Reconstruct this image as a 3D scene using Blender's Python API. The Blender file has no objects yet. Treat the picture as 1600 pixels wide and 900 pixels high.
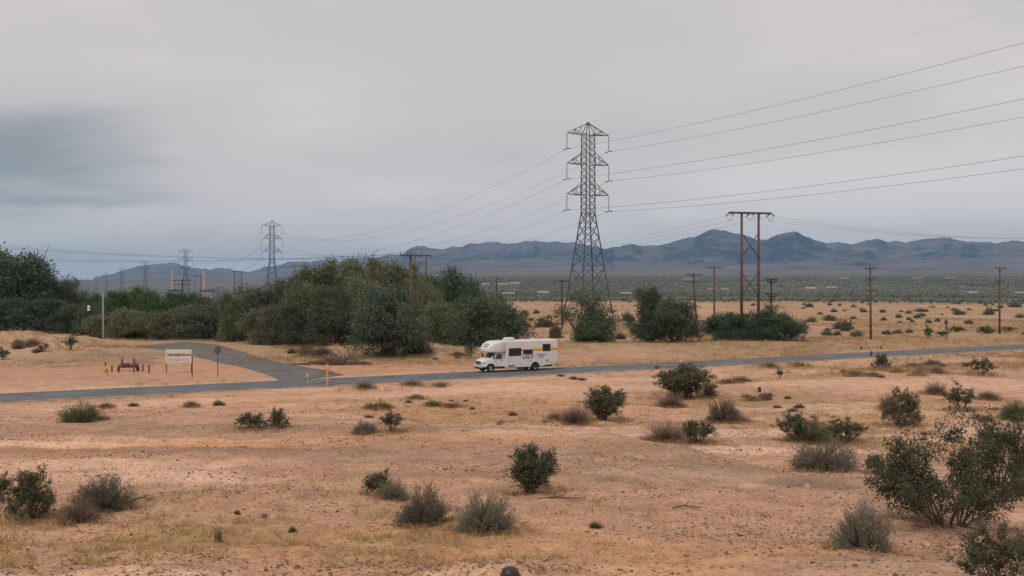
import bpy, math, random
import numpy as np
from mathutils import Vector, Matrix

# ------------------------------------------------------------------ camera
F = 1556.0            # focal length in photo pixels (1600 wide)
ZC = 9.5              # camera height above the road's plain
HZ = 440.0            # row of the true horizon in the photo
sc = bpy.context.scene
col = sc.collection
cam_d = bpy.data.cameras.new('camera')
cam_d.sensor_width = 36.0
cam_d.lens = 36.0 * F / 1600.0
cam_d.clip_start = 0.1
cam_d.clip_end = 60000
cam = bpy.data.objects.new('camera', cam_d)
col.objects.link(cam)
cam.location = (0, 0, ZC)
cam.rotation_euler = (math.radians(90) - math.atan((450 - HZ) / F), 0, 0)
sc.camera = cam

# ------------------------------------------------------------------ sky (overcast layer under a Nishita sky)
SUN_EL, SUN_AZ = math.radians(52), math.radians(214)     # azimuth measured clockwise from +Y
w = bpy.data.worlds.new('World')
sc.world = w
w.use_nodes = True
nt = w.node_tree
nt.nodes.clear()
def N(t, kind, **kw):
    n = t.nodes.new(kind)
    for k, v in kw.items():
        setattr(n, k, v)
    return n
out = N(nt, 'ShaderNodeOutputWorld')
bg = N(nt, 'ShaderNodeBackground')
bg.inputs['Strength'].default_value = 0.1
sky = N(nt, 'ShaderNodeTexSky', sky_type='NISHITA')
sky.sun_disc = False
sky.sun_elevation = SUN_EL
sky.sun_rotation = SUN_AZ
tc = N(nt, 'ShaderNodeTexCoord')
sep = N(nt, 'ShaderNodeSeparateXYZ')
nt.links.new(tc.outputs['Generated'], sep.inputs[0])
def wm(op, a, b=None, clamp=False, c=None):
    n = N(nt, 'ShaderNodeMath', operation=op, use_clamp=clamp)
    for i, v in enumerate((a, b, c)):
        if v is None: continue
        if isinstance(v, (int, float)): n.inputs[i].default_value = v
        else: nt.links.new(v, n.inputs[i])
    return n.outputs[0]
zz = wm('MAXIMUM', sep.outputs[2], 0.0)
den = wm('ADD', zz, 0.10)
u = wm('DIVIDE', sep.outputs[0], den)
v = wm('DIVIDE', sep.outputs[1], den)
cmb = N(nt, 'ShaderNodeCombineXYZ')
nt.links.new(u, cmb.inputs[0]); nt.links.new(v, cmb.inputs[1])
mp = N(nt, 'ShaderNodeMapping')
mp.inputs['Scale'].default_value = (0.62, 0.62, 1)
mp.inputs['Location'].default_value = (1.35, 0.55, 0)
nt.links.new(cmb.outputs[0], mp.inputs[0])
n1 = N(nt, 'ShaderNodeTexNoise'); n1.inputs['Scale'].default_value = 1.0
n1.inputs['Detail'].default_value = 5; n1.inputs['Roughness'].default_value = 0.48
n1.inputs['Distortion'].default_value = 0.35
nt.links.new(mp.outputs[0], n1.inputs['Vector'])
n2 = N(nt, 'ShaderNodeTexNoise'); n2.inputs['Scale'].default_value = 0.33
n2.inputs['Detail'].default_value = 3
nt.links.new(mp.outputs[0], n2.inputs['Vector'])
# a heavier bank of cloud low in the west (left of the view)
bx_ = wm('DIVIDE', wm('SUBTRACT', sep.outputs[0], -0.45), 0.16)
bz_ = wm('DIVIDE', wm('SUBTRACT', sep.outputs[2], 0.108), 0.048)
bank = wm('EXPONENT', wm('MULTIPLY', wm('ADD', wm('MULTIPLY', bx_, bx_), wm('MULTIPLY', bz_, bz_)), -1.0))
bank = wm('MULTIPLY', bank, wm('GREATER_THAN', sep.outputs[1], 0.0))
west = wm('MULTIPLY', wm('MULTIPLY_ADD', sep.outputs[0], -0.9, clamp=True, c=0.1), wm('SUBTRACT', 1.0, wm('MULTIPLY', zz, 2.4), True))
den_f = wm('MULTIPLY_ADD', n1.outputs[0], 1.1, c=-0.45)
den_f = wm('ADD', den_f, wm('MULTIPLY', n2.outputs[0], 0.45))
den_f = wm('ADD', den_f, wm('MULTIPLY', wm('MULTIPLY', bank, n1.outputs[0]), 1.12))
den_f = wm('ADD', den_f, wm('MULTIPLY', west, 0.10))
den_f = wm('SUBTRACT', den_f, wm('MULTIPLY', zz, 0.25), True)
ramp = N(nt, 'ShaderNodeValToRGB')
ramp.color_ramp.interpolation = 'EASE'
e = ramp.color_ramp.elements
e[0].position = 0.05; e[0].color = (7.4, 6.8, 6.52, 1)
e[1].position = 1.0; e[1].color = (2.9, 3.15, 3.25, 1)
m_ = e.new(0.42); m_.color = (6.3, 5.9, 5.7, 1)
nt.links.new(den_f, ramp.inputs[0])
mixw = N(nt, 'ShaderNodeMix', data_type='RGBA')
mixw.inputs['Factor'].default_value = 0.95
nt.links.new(sky.outputs[0], mixw.inputs[6])
hz_ = wm('MULTIPLY_ADD', wm('EXPONENT', wm('MULTIPLY', zz, -11.0)), 0.42, c=0.98)
vm = N(nt, 'ShaderNodeVectorMath', operation='SCALE')
nt.links.new(ramp.outputs[0], vm.inputs[0]); nt.links.new(hz_, vm.inputs['Scale'])
nt.links.new(vm.outputs[0], mixw.inputs[7])
nt.links.new(mixw.outputs[2], bg.inputs['Color'])
nt.links.new(bg.outputs[0], out.inputs['Surface'])

# ------------------------------------------------------------------ sun behind the cloud
sd = bpy.data.lights.new('sun', 'SUN')
sd.energy = 1.5
sd.angle = math.radians(11)
sd.color = (1.0, 0.95, 0.88)
so = bpy.data.objects.new('sun', sd)
col.objects.link(so)
sdir = Vector((math.sin(SUN_AZ) * math.cos(SUN_EL), math.cos(SUN_AZ) * math.cos(SUN_EL), math.sin(SUN_EL)))
so.rotation_euler = (-sdir).to_track_quat('-Z', 'Y').to_euler()
so.location = (0, 0, 60)

vs = sc.view_settings
vs.view_transform = 'Standard'
vs.look = 'None'
vs.exposure = 0.0
vs.gamma = 1.0
vs.use_curve_mapping = False
sc.cycles.max_bounces = 6
sc.cycles.diffuse_bounces = 3
sc.cycles.transparent_max_bounces = 8
sc.cycles.volume_bounces = 0
sc.cycles.use_denoising = True
sc.cycles.denoiser = 'OPENIMAGEDENOISE'
sc.cycles.denoising_prefilter = 'NONE'

# ------------------------------------------------------------------ noise in numpy
def _hash(ix, iy, seed):
    h = (ix.astype(np.int64) * 374761393 + iy.astype(np.int64) * 668265263 + seed * 1442695041) & 0xFFFFFFFF
    h = ((h ^ (h >> 13)) * 1274126177) & 0xFFFFFFFF
    return ((h ^ (h >> 16)) & 0xFFFFFF) / float(0xFFFFFF)
def vnoise(x, y, seed=0):
    x = np.asarray(x, float); y = np.asarray(y, float)
    ix = np.floor(x); iy = np.floor(y)
    fx = x - ix; fy = y - iy
    fx = fx * fx * fx * (fx * (fx * 6 - 15) + 10); fy = fy * fy * fy * (fy * (fy * 6 - 15) + 10)
    a = _hash(ix, iy, seed); b = _hash(ix + 1, iy, seed)
    c = _hash(ix, iy + 1, seed); d = _hash(ix + 1, iy + 1, seed)
    return (a + (b - a) * fx) * (1 - fy) + (c + (d - c) * fx) * fy
def fbm(x, y, oct=4, seed=0, gain=0.5):
    s = 0; a = 1; t = 0
    x = np.asarray(x, float); y = np.asarray(y, float)
    for o in range(oct):
        s = s + a * (vnoise(x, y, seed + o * 17) - 0.5)
        t += a; a *= gain
        x, y = x * 1.63 + y * 1.21 + 5.1, y * 1.63 - x * 1.21 + 3.7
    return s / t * 2
def ridged(x, y, oct=4, seed=0):
    s = 0; a = 1; t = 0
    for o in range(oct):
        s = s + a * (1 - np.abs(2 * vnoise(x, y, seed + o * 31) - 1))
        t += a; a *= 0.5
        x, y = x * 1.6 + y * 1.2 + 1.7, y * 1.6 - x * 1.2 + 9.2
    return s / t
def sstep(a, b, x):
    t = np.clip((x - a) / (b - a), 0, 1)
    return t * t * (3 - 2 * t)

# ------------------------------------------------------------------ terrain
ROAD_M = 0.53                                   # road runs along Y = c + ROAD_M * X
ROAD_N = Vector((-ROAD_M, 1.0, 0)).normalized()
ROAD_T = Vector((1.0, ROAD_M, 0)).normalized()
ROAD_C, ROAD_HW = 101.1, 3.4
def road_z(x):
    return 0.25 + 0.004 * np.clip(x - 20, 0, 200)
def road_d(x, y):
    return (y - ROAD_C - ROAD_M * x) * ROAD_N.y
EDGE = np.array([(-200, 46), (-60, 45), (-21, 42.5), (-5, 42), (3, 40), (6.5, 34), (8.5, 29), (12, 27), (18, 26), (40, 24), (200, 22)], float)
BEN = np.array([(-60, 8.2), (-6, 7.9), (2, 7.7), (5.4, 6.8), (13.5, 5.45), (20, 4.6), (26, 4.05), (36, 3.55), (42, 3.35), (70, 3.2), (400, 3)], float)
LOW = np.array([(-60, 2.4), (30, 1.9), (40, 1.5), (50, 0.95), (60, 0.65), (70, 0.35), (80, 0.12), (95, 0.0), (160, 0.0), (300, -0.3), (500, 0.0), (700, -0.3),
                (1000, 0.0), (1400, 4.2), (2000, 11.6), (3000, 25), (4000, 40), (5000, 57), (16000, 160)], float)
def low_z(r, x, y):
    z = np.interp(r, LOW[:, 0], LOW[:, 1])
    az = x / np.maximum(np.sqrt(x * x + y * y), 1.0)
    k = 0.22 + 0.78 * sstep(-0.36, -0.05, az)             # the plain stays low towards the west
    z = np.where(r > 1000, z * k, z)
    west = sstep(-0.02, -0.2, az) * np.where(y > 0, 1, 0)   # and dips into a shallow valley there
    return z - west * (0.0129 * np.clip(r - 190, 0, 2200) - 0.007 * np.clip(r - 2400, 0, 3000))
def height(x, y, micro=True):
    x = np.asarray(x, float); y = np.asarray(y, float)
    r = np.sqrt(x * x + y * y)
    yy = np.where(r > 150, r, y)
    yc = np.interp(x, EDGE[:, 0], EDGE[:, 1]) + 1.6 * fbm(x * 0.12, y * 0.05, 2, 5)
    wgt = sstep(-0.5, 12, y - yc)
    z = np.interp(y, BEN[:, 0], BEN[:, 1]) * (1 - wgt) + low_z(yy, x, y) * wgt
    # mounds: pile of dirt on the left, bank under the middle trees, low rises in the field
    def mound(cx, cy, rx, ry, h):
        return h * np.exp(-((x - cx) / rx) ** 2 - ((y - cy) / ry) ** 2)
    z = z + mound(-69, 142, 13, 8, 1.7) + mound(-54, 146, 6, 5, 0.8) + mound(-85, 150, 18, 9, 1.5)
    z = z + mound(-14, 128, 13, 8, 1.2) + mound(12, 135, 16, 10, 0.8) + mound(40, 150, 20, 9, 0.5)
    z = z + mound(-33, 155, 8, 5, 1.0)
    rough = mound(-69, 142, 18, 11, 1) + mound(-14, 126, 16, 9, 0.8) + mound(14, 132, 18, 10, 0.5)
    z = z + rough * (1.0 * fbm(x * 0.25, y * 0.25, 4, 15) + 0.4 * fbm(x * 0.9, y * 0.9, 2, 16))
    amp = np.clip(r / 60, 0.25, 1.0) * np.where(r > 160, np.clip(1 - (r - 160) / 300, 0.25, 1), 1)
    z = z + amp * 0.42 * fbm(x * 0.07, y * 0.07, 3, 11)
    if micro:
        fine = np.clip(1.3 - r / 160, 0, 1)
        z = z + fine * (0.17 * fbm(x * 0.40, y * 0.55, 3, 21) + 0.06 * fbm(x * 2.0, y * 2.0, 3, 41))
    d = np.abs(road_d(x, y))
    k = 1 - sstep(ROAD_HW + 0.6, ROAD_HW + 4.0, d)
    rz = road_z(x) - 0.06 - 0.05 * sstep(ROAD_HW, ROAD_HW + 1, d)
    z = z * (1 - k) + rz * k
    # levelled apron for the side road
    k2 = side_mask(x, y)
    z = z * (1 - k2) + 0.16 * k2
    return z
def px_flat(px, py, z=0.2):
    Y = (ZC - z) * F / (py - HZ)
    return ((px - 800) / F * Y, Y)
SIDE_L = [px_flat(*p) for p in ((432, 597), (415, 588), (400, 581), (372, 574), (340, 567), (306, 559), (262, 549), (200, 541.5))]
SIDE_R = [px_flat(*p) for p in ((545, 585), (515, 577), (470, 570.5), (445, 566), (420, 560), (382, 548), (345, 538), (300, 533))]
_sm = np.array([((a[0] + b[0]) / 2, (a[1] + b[1]) / 2, math.hypot(a[0] - b[0], a[1] - b[1]) / 2) for a, b in zip(SIDE_L, SIDE_R)])
def side_mask(x, y):
    m = np.zeros_like(x)
    for i in range(len(_sm) - 1):
        for t in (0, 0.33, 0.66):
            c = _sm[i] * (1 - t) + _sm[i + 1] * t
            d = np.sqrt((x - c[0]) ** 2 + (y - c[1]) ** 2)
            m = np.maximum(m, 1 - sstep(c[2] + 1.0, c[2] + 6.0, d))
    return m
def H(x, y):
    return float(height(np.array([x]), np.array([y]))[0])
_ys = np.geomspace(4, 5000, 3000)
def ground_at(px, py):
    xs = (px - 800) / F * _ys
    z = height(xs, _ys)
    yp = HZ + (ZC - z) * F / _ys
    i = int(np.argmax(yp <= py))
    if i == 0: i = len(_ys) - 1
    a, b = yp[i - 1], yp[i]
    t = (a - py) / (a - b) if a != b else 0
    Y = _ys[i - 1] + (_ys[i] - _ys[i - 1]) * t
    X = (px - 800) / F * Y
    return X, Y, H(X, Y)
def at_depth(px, Y):
    X = (px - 800) / F * Y
    return X, Y, H(X, Y)

# ------------------------------------------------------------------ material helpers
MATS = {}
def mat(name, base=(0.5, 0.5, 0.5), rough=0.7, metal=0.0, noise=0.0, nscale=4.0, spec=0.4, bump=0.0):
    if name in MATS: return MATS[name]
    m = bpy.data.materials.new(name)
    m.use_nodes = True
    t = m.node_tree
    p = t.nodes['Principled BSDF']
    p.inputs['Base Color'].default_value = (*base, 1)
    p.inputs['Roughness'].default_value = rough
    p.inputs['Metallic'].default_value = metal
    p.inputs['Specular IOR Level'].default_value = spec
    if noise:
        g = N(t, 'ShaderNodeTexCoord')
        n = N(t, 'ShaderNodeTexNoise'); n.inputs['Scale'].default_value = nscale; n.inputs['Detail'].default_value = 5
        t.links.new(g.outputs['Object'], n.inputs['Vector'])
        mr = N(t, 'ShaderNodeMapRange')
        mr.inputs['From Min'].default_value = 0.3; mr.inputs['From Max'].default_value = 0.7
        mr.inputs['To Min'].default_value = 1 - noise; mr.inputs['To Max'].default_value = 1 + noise * 0.5
        t.links.new(n.outputs[0], mr.inputs['Value'])
        mx = N(t, 'ShaderNodeMix', data_type='RGBA', blend_type='MULTIPLY')
        mx.inputs['Factor'].default_value = 1
        mx.inputs[6].default_value = (*base, 1)
        t.links.new(mr.outputs[0], mx.inputs[7])
        t.links.new(mx.outputs[2], p.inputs['Base Color'])
        if bump:
            b = N(t, 'ShaderNodeBump'); b.inputs['Strength'].default_value = bump
            t.links.new(n.outputs[0], b.inputs['Height'])
            t.links.new(b.outputs[0], p.inputs['Normal'])
    MATS[name] = m
    return m
def leaf_mat(name, trans=0.25, vary=0.5, rough=0.75):
    """colour = object colour, each leaf a little lighter or darker"""
    if name in MATS: return MATS[name]
    m = bpy.data.materials.new(name)
    m.use_nodes = True
    t = m.node_tree
    t.nodes.clear()
    o = N(t, 'ShaderNodeOutputMaterial')
    oi = N(t, 'ShaderNodeObjectInfo')
    ge = N(t, 'ShaderNodeNewGeometry')
    mr = N(t, 'ShaderNodeMapRange')
    mr.inputs['To Min'].default_value = 1 - vary; mr.inputs['To Max'].default_value = 1 + vary
    t.links.new(ge.outputs['Random Per Island'], mr.inputs['Value'])
    mx = N(t, 'ShaderNodeMix', data_type='RGBA', blend_type='MULTIPLY')
    mx.inputs['Factor'].default_value = 1
    t.links.new(oi.outputs['Color'], mx.inputs[6]); t.links.new(mr.outputs[0], mx.inputs[7])
    hs = N(t, 'ShaderNodeHueSaturation')
    mh = N(t, 'ShaderNodeMapRange'); mh.inputs['To Min'].default_value = 0.48; mh.inputs['To Max'].default_value = 0.52
    wn = N(t, 'ShaderNodeTexWhiteNoise', noise_dimensions='1D')
    t.links.new(ge.outputs['Random Per Island'], wn.inputs['W'])
    t.links.new(wn.outputs['Value'], mh.inputs['Value'])
    t.links.new(mh.outputs[0], hs.inputs['Hue'])
    t.links.new(mx.outputs[2], hs.inputs['Color'])
    d = N(t, 'ShaderNodeBsdfPrincipled')
    d.inputs['Roughness'].default_value = rough; d.inputs['Specular IOR Level'].default_value = 0.25
    t.links.new(hs.outputs[0], d.inputs['Base Color'])
    tr = N(t, 'ShaderNodeBsdfTranslucent')
    t.links.new(hs.outputs[0], tr.inputs['Color'])
    ms = N(t, 'ShaderNodeMixShader'); ms.inputs[0].default_value = trans
    t.links.new(d.outputs[0], ms.inputs[1]); t.links.new(tr.outputs[0], ms.inputs[2])
    t.links.new(ms.outputs[0], o.inputs['Surface'])
    MATS[name] = m
    return m

# ------------------------------------------------------------------ mesh helpers
def np_mesh(name, V, Fq, smooth=False, material=None):
    V = np.asarray(V, np.float32); Fq = np.asarray(Fq, np.int32)
    me = bpy.data.meshes.new(name)
    k = Fq.shape[1]
    me.vertices.add(len(V)); me.vertices.foreach_set('co', V.ravel())
    me.loops.add(Fq.size); me.loops.foreach_set('vertex_index', Fq.ravel())
    me.polygons.add(len(Fq))
    me.polygons.foreach_set('loop_start', np.arange(0, Fq.size, k, dtype=np.int32))
    me.polygons.foreach_set('loop_total', np.full(len(Fq), k, np.int32))
    if smooth: me.polygons.foreach_set('use_smooth', np.ones(len(Fq), bool))
    me.update(calc_edges=True)
    if material: me.materials.append(material)
    return me
class MB:
    def __init__(s): s.v = []; s.f = []; s.sm = []
    def add(s, vs, fs, smooth=False):
        b = len(s.v)
        s.v += [tuple(p) for p in vs]
        for f in fs:
            s.f.append(tuple(b + i for i in f)); s.sm.append(smooth)
        return s
    def box(s, c, d, M=None):
        cx, cy, cz = c; dx, dy, dz = d[0] / 2, d[1] / 2, d[2] / 2
        vs = [Vector((cx + sx * dx, cy + sy * dy, cz + sz * dz)) for sx in (-1, 1) for sy in (-1, 1) for sz in (-1, 1)]
        if M is not None: vs = [M @ p for p in vs]
        return s.add(vs, [(0, 1, 3, 2), (4, 6, 7, 5), (0, 4, 5, 1), (2, 3, 7, 6), (0, 2, 6, 4), (1, 5, 7, 3)])
    def rbox(s, c, d, b=0.03, M=None):
        """box with chamfered edges"""
        cx, cy, cz = c; h = [k / 2 for k in d]; b = min(b, *[k * 0.9 for k in h])
        pts = {}; vs = []
        for sx in (-1, 1):
            for sy in (-1, 1):
                for sz in (-1, 1):
                    for ax in range(3):
                        p = [sx * (h[0] - b), sy * (h[1] - b), sz * (h[2] - b)]
                        p[ax] = (sx, sy, sz)[ax] * h[ax]
                        pts[(sx, sy, sz, ax)] = len(vs); vs.append(Vector((cx + p[0], cy + p[1], cz + p[2])))
        fs = []
        for ax in range(3):
            o1, o2 = (ax + 1) % 3, (ax + 2) % 3
            for sg in (-1, 1):
                q = []
                for a, bb in ((-1, -1), (1, -1), (1, 1), (-1, 1)):
                    k = [0, 0, 0]; k[ax] = sg; k[o1] = a; k[o2] = bb
                    q.append(pts[(*k, ax)])
                fs.append(q if sg > 0 else q[::-1])
        for ax in range(3):
            o1, o2 = (ax + 1) % 3, (ax + 2) % 3
            for a in (-1, 1):
                for bb in (-1, 1):
                    k0 = [0, 0, 0]; k0[ax] = -1; k0[o1] = a; k0[o2] = bb
                    k1 = list(k0); k1[ax] = 1
                    q = [pts[(*k0, o1)], pts[(*k1, o1)], pts[(*k1, o2)], pts[(*k0, o2)]]
                    fs.append(q if a * bb < 0 else q[::-1])
        for sx in (-1, 1):
            for sy in (-1, 1):
                for sz in (-1, 1):
                    q = [pts[(sx, sy, sz, 0)], pts[(sx, sy, sz, 1)], pts[(sx, sy, sz, 2)]]
                    fs.append(q if sx * sy * sz > 0 else q[::-1])
        if M is not None: vs = [M @ p for p in vs]
        return s.add(vs, fs)
    def tube(s, pts, rad, n=6, cap=True, smooth=True):
        pts = [Vector(p) for p in pts]
        if isinstance(rad, (int, float)): rad = [rad] * len(pts)
        vs = []; up = None
        for i, p in enumerate(pts):
            d = (pts[min(i + 1, len(pts) - 1)] - pts[max(i - 1, 0)]).normalized()
            if up is None:
                up = d.orthogonal().normalized()
            else:
                up = (up - d * up.dot(d))
                up = up.normalized() if up.length > 1e-6 else d.orthogonal().normalized()
            w_ = d.cross(up)
            for k in range(n):
                a = 2 * math.pi * k / n
                vs.append(p + (up * math.cos(a) + w_ * math.sin(a)) * rad[i])
        fs = []
        for i in range(len(pts) - 1):
            for k in range(n):
                fs.append((i * n + k, i * n + (k + 1) % n, (i + 1) * n + (k + 1) % n, (i + 1) * n + k))
        b = len(s.v)
        s.add(vs, fs, smooth)
        if cap:
            s.f.append(tuple(b + k for k in range(n))[::-1]); s.sm.append(False)
            e_ = b + (len(pts) - 1) * n
            s.f.append(tuple(e_ + k for k in range(n))); s.sm.append(False)
        return s
    def lathe(s, prof, n=16, M=None, smooth=True):
        """prof: (radius, height) from bottom to top about Z"""
        vs = []
        for r, h in prof:
            for k in range(n):
                a = 2 * math.pi * k / n
                p = Vector((r * math.cos(a), r * math.sin(a), h))
                vs.append(M @ p if M is not None else p)
        fs = []
        for i in range(len(prof) - 1):
            for k in range(n):
                fs.append((i * n + k, i * n + (k + 1) % n, (i + 1) * n + (k + 1) % n, (i + 1) * n + k))
        s.add(vs, fs, smooth)
        return s
    def loft(s, secs, cap=True, smooth=False):
        n = len(secs[0]); vs = [p for q in secs for p in q]; fs = []
        for i in range(len(secs) - 1):
            for k in range(n):
                fs.append((i * n + k, i * n + (k + 1) % n, (i + 1) * n + (k + 1) % n, (i + 1) * n + k))
        if cap:
            fs.append(tuple(range(n))[::-1]); e_ = (len(secs) - 1) * n
            fs.append(tuple(e_ + k for k in range(n)))
        return s.add(vs, fs, smooth)
    def prism(s, poly, a, b):
        """polygon given as 3D points, extruded by vector from a to b"""
        n = len(poly); a = Vector(a); b = Vector(b)
        vs = [Vector(p) + a for p in poly] + [Vector(p) + b for p in poly]
        fs = [tuple(range(n)), tuple(range(n, 2 * n))[::-1]] + [(k, k + n, (k + 1) % n + n, (k + 1) % n) for k in range(n)]
        return s.add(vs, fs)
    def mesh(s, name, material):
        me = bpy.data.meshes.new(name)
        me.from_pydata([tuple(p) for p in s.v], [], s.f)
        me.polygons.foreach_set('use_smooth', s.sm)
        me.update()
        import bmesh
        bm = bmesh.new(); bm.from_mesh(me)
        bmesh.ops.recalc_face_normals(bm, faces=bm.faces)
        bm.to_mesh(me); bm.free()
        if material: me.materials.append(material)
        return me
    def build(s, name, material, parent=None, loc=None):
        return link(name, s.mesh(name, material), parent, loc)
def link(name, me, parent=None, loc=None, rotz=0):
    o = bpy.data.objects.new(name, me)
    col.objects.link(o)
    if parent: o.parent = parent
    if loc: o.location = loc
    if rotz: o.rotation_euler = (0, 0, rotz)
    return o
def tag(o, label=None, cat=None, group=None, kind=None):
    if label: o['label'] = label
    if cat: o['category'] = cat
    if group: o['group'] = group
    if kind: o['kind'] = kind
    return o
def thing(name, label, cat, loc=(0, 0, 0), rotz=0, group=None, scale=None):
    o = bpy.data.objects.new(name, None)
    o.empty_display_size = 0.2
    col.objects.link(o)
    o.location = loc; o.rotation_euler = (0, 0, rotz)
    if scale: o.scale = scale
    return tag(o, label, cat, group)
def dup(root, loc, rotz, label, group=None, scale=None):
    r = root.copy(); col.objects.link(r); r.location = loc; r.rotation_euler = (0, 0, rotz)
    if scale: r.scale = scale
    r['label'] = label
    if group: r['group'] = group
    for ch in list(root.children):
        c = ch.copy(); col.objects.link(c); c.parent = r
        for g in list(ch.children):
            d = g.copy(); col.objects.link(d); d.parent = c
    return r
def text_mesh(body, size, material, name, space=1.0, align='CENTER', extrude=0.004, shear=0.0, offset=0.0):
    cu = bpy.data.curves.new('t', 'FONT')
    cu.body = body; cu.size = size; cu.align_x = align; cu.align_y = 'CENTER'
    cu.space_character = space; cu.extrude = extrude; cu.shear = shear; cu.offset = offset
    ob = bpy.data.objects.new('t', cu); col.objects.link(ob)
    bpy.context.view_layer.update()
    dg = bpy.context.evaluated_depsgraph_get()
    me = bpy.data.meshes.new_from_object(ob.evaluated_get(dg))
    me.name = name
    bpy.data.objects.remove(ob); bpy.data.curves.remove(cu)
    me.materials.clear(); me.materials.append(material)
    return me

# ------------------------------------------------------------------ GROUND
deg = math.radians
ang = np.concatenate([np.linspace(-180, -44, 20)[:-1], np.linspace(-44, 44, 520), np.linspace(44, 180, 20)[1:-1]])
ang = np.radians(ang)
rad = np.concatenate([[0.05, 1.5, 3.0], np.geomspace(4.5, 5200, 600)])
R_, A_ = np.meshgrid(rad, ang, indexing='ij')
GX = R_ * np.sin(A_); GY = R_ * np.cos(A_)
GZ = height(GX, GY)
nr, na = GX.shape
idx = np.arange(nr * na).reshape(nr, na)
nx = np.roll(idx, -1, axis=1)
quads = np.stack([idx[:-1], idx[1:], nx[1:], nx[:-1]], -1).reshape(-1, 4)[:, ::-1]

SAND = np.array((0.505, 0.292, 0.188)); PALE = np.array((0.68, 0.43, 0.295)); ORANGE = np.array((0.57, 0.295, 0.155))
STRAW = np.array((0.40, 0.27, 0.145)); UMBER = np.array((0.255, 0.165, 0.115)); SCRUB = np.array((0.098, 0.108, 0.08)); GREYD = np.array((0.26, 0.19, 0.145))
def ground_colour(x, y):
    r = np.sqrt(x * x + y * y)
    c = np.ones(x.shape + (3,)) * SAND
    def lay(colr, k):
        nonlocal c
        k = np.clip(k, 0, 1)[..., None]
        c = c * (1 - k) + colr * k
    near = 1 - sstep(60, 110, y)
    yc = np.interp(x, EDGE[:, 0], EDGE[:, 1]) + 1.6 * fbm(x * 0.12, y * 0.05, 2, 5)
    bench = sstep(-9, -1, y - yc) * (1 - sstep(0.5, 3, y - yc))
    lay(UMBER * 1.15, bench * (0.45 + 0.5 * fbm(x * 0.2, y * 0.5, 3, 64)))
    lay(PALE, 0.5 * sstep(3, 8, y - yc) * (1 - sstep(12, 22, y - yc)))
    lay(UMBER, 0.5 * near * sstep(0.12, 0.5, fbm(x * 0.10, y * 0.42, 4, 61)))
    lay(PALE, 0.95 * near * sstep(0.0, 0.4, fbm(x * 0.07 + 3, y * 0.30, 3, 62)))
    lay(ORANGE, 0.6 * sstep(0.05, 0.5, fbm(x * 0.05 + 9, y * 0.16, 3, 63)))
    lay(STRAW * np.array((1.02, 0.97, 0.85)), 0.85 * grass_mask(x, y))
    # bare tracks running beside the road
    d = road_d(x, y)
    wob = 1.2 * fbm(x * 0.05, y * 0.05, 2, 70)
    for off, wd, k in ((-9.0, 0.9, 0.9), (-11.2, 0.9, 0.9), (-10.1, 2.6, 0.6), (-18.0, 2.2, 0.55), (-5.2, 1.2, 0.7), (5.4, 1.5, 0.8)):
        lay(PALE, k * np.exp(-((d - off - wob) / wd) ** 2) * (0.75 + 0.5 * fbm(x * 0.2, y * 0.2, 2, 71)))
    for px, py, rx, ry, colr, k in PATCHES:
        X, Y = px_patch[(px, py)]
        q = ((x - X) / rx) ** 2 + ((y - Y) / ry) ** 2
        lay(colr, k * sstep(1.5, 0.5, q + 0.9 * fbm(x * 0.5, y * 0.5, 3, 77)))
    rough = np.exp(-((x + 69) / 20) ** 2 - ((y - 144) / 9) ** 2) + np.exp(-((x + 14) / 14) ** 2 - ((y - 124) / 8) ** 2) + 0.6 * np.exp(-((x - 14) / 18) ** 2 - ((y - 130) / 10) ** 2)
    lay(UMBER * 1.0, 0.95 * rough * sstep(-0.1, 0.35, fbm(x * 0.4, y * 0.4, 4, 85)))
    # field beyond the road: straw tinted, then scrub-dark plain
    lay(UMBER * 1.05, sstep(106, 118, y) * (1 - sstep(400, 520, y)) * 0.75 * sstep(0.0, 0.5, fbm(x * 0.16, y * 0.10, 4, 88)))
    lay(STRAW * 0.95, sstep(108, 140, y) * (0.50 + 0.45 * fbm(x * 0.04, y * 0.03, 4, 80)))
    lay(PALE, sstep(108, 140, y) * 0.4 * sstep(0.15, 0.5, fbm(x * 0.03 + 7, y * 0.02, 4, 82)))
    lay(SCRUB, sstep(430, 560, r + 60 * fbm(x * 0.004, y * 0.012, 3, 83)) * (0.93 + 0.15 * fbm(x * 0.006, y * 0.004, 3, 84)))
    lay(np.array((0.30, 0.20, 0.145)), sstep(0.25, 0.5, fbm(x * 0.0035, y * 0.014, 3, 86)) * sstep(500, 640, r) * 0.35 * (1 - sstep(900, 1400, r)))
    lay(np.array((0.17, 0.135, 0.105)), sstep(2600, 4600, r) * 0.9)
    return c
def grass_mask(x, y):
    n = fbm(x * 0.22, y * 0.30, 4, 90)
    fine = 0.25 + 0.9 * sstep(-0.15, 0.35, fbm(x * 1.1, y * 1.1, 3, 97))
    g = 0
    for px, py, rx, ry, k in GRASS:
        X, Y = px_patch[(px, py)]
        q = ((x - X) / rx) ** 2 + ((y - Y) / ry) ** 2
        g = np.maximum(g, k * sstep(1.5, 0.35, q + 1.0 * n))
    g = np.maximum(g, 0.55 * sstep(0.25, 0.6, n) * (1 - sstep(80, 100, y)))
    d = np.abs(road_d(x, y))
    verge = np.exp(-((d - ROAD_HW - 2.4) / 1.1) ** 2) * sstep(-0.05, 0.3, fbm(x * 0.1, y * 0.1, 3, 93))
    g = np.maximum(g, sstep(108, 125, y) * (1 - sstep(300, 420, y)) * np.clip(0.35 + 1.1 * fbm(x * 0.06, y * 0.05, 4, 96), 0, 0.9) * (1 - side_mask(x, y)))
    g = g * np.where(y < 100, fine, 1)
    return np.clip(np.maximum(g, 0.9 * verge) * (1 - sstep(ROAD_HW + 1.1, ROAD_HW + 0.5, d)), 0, 1)
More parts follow.
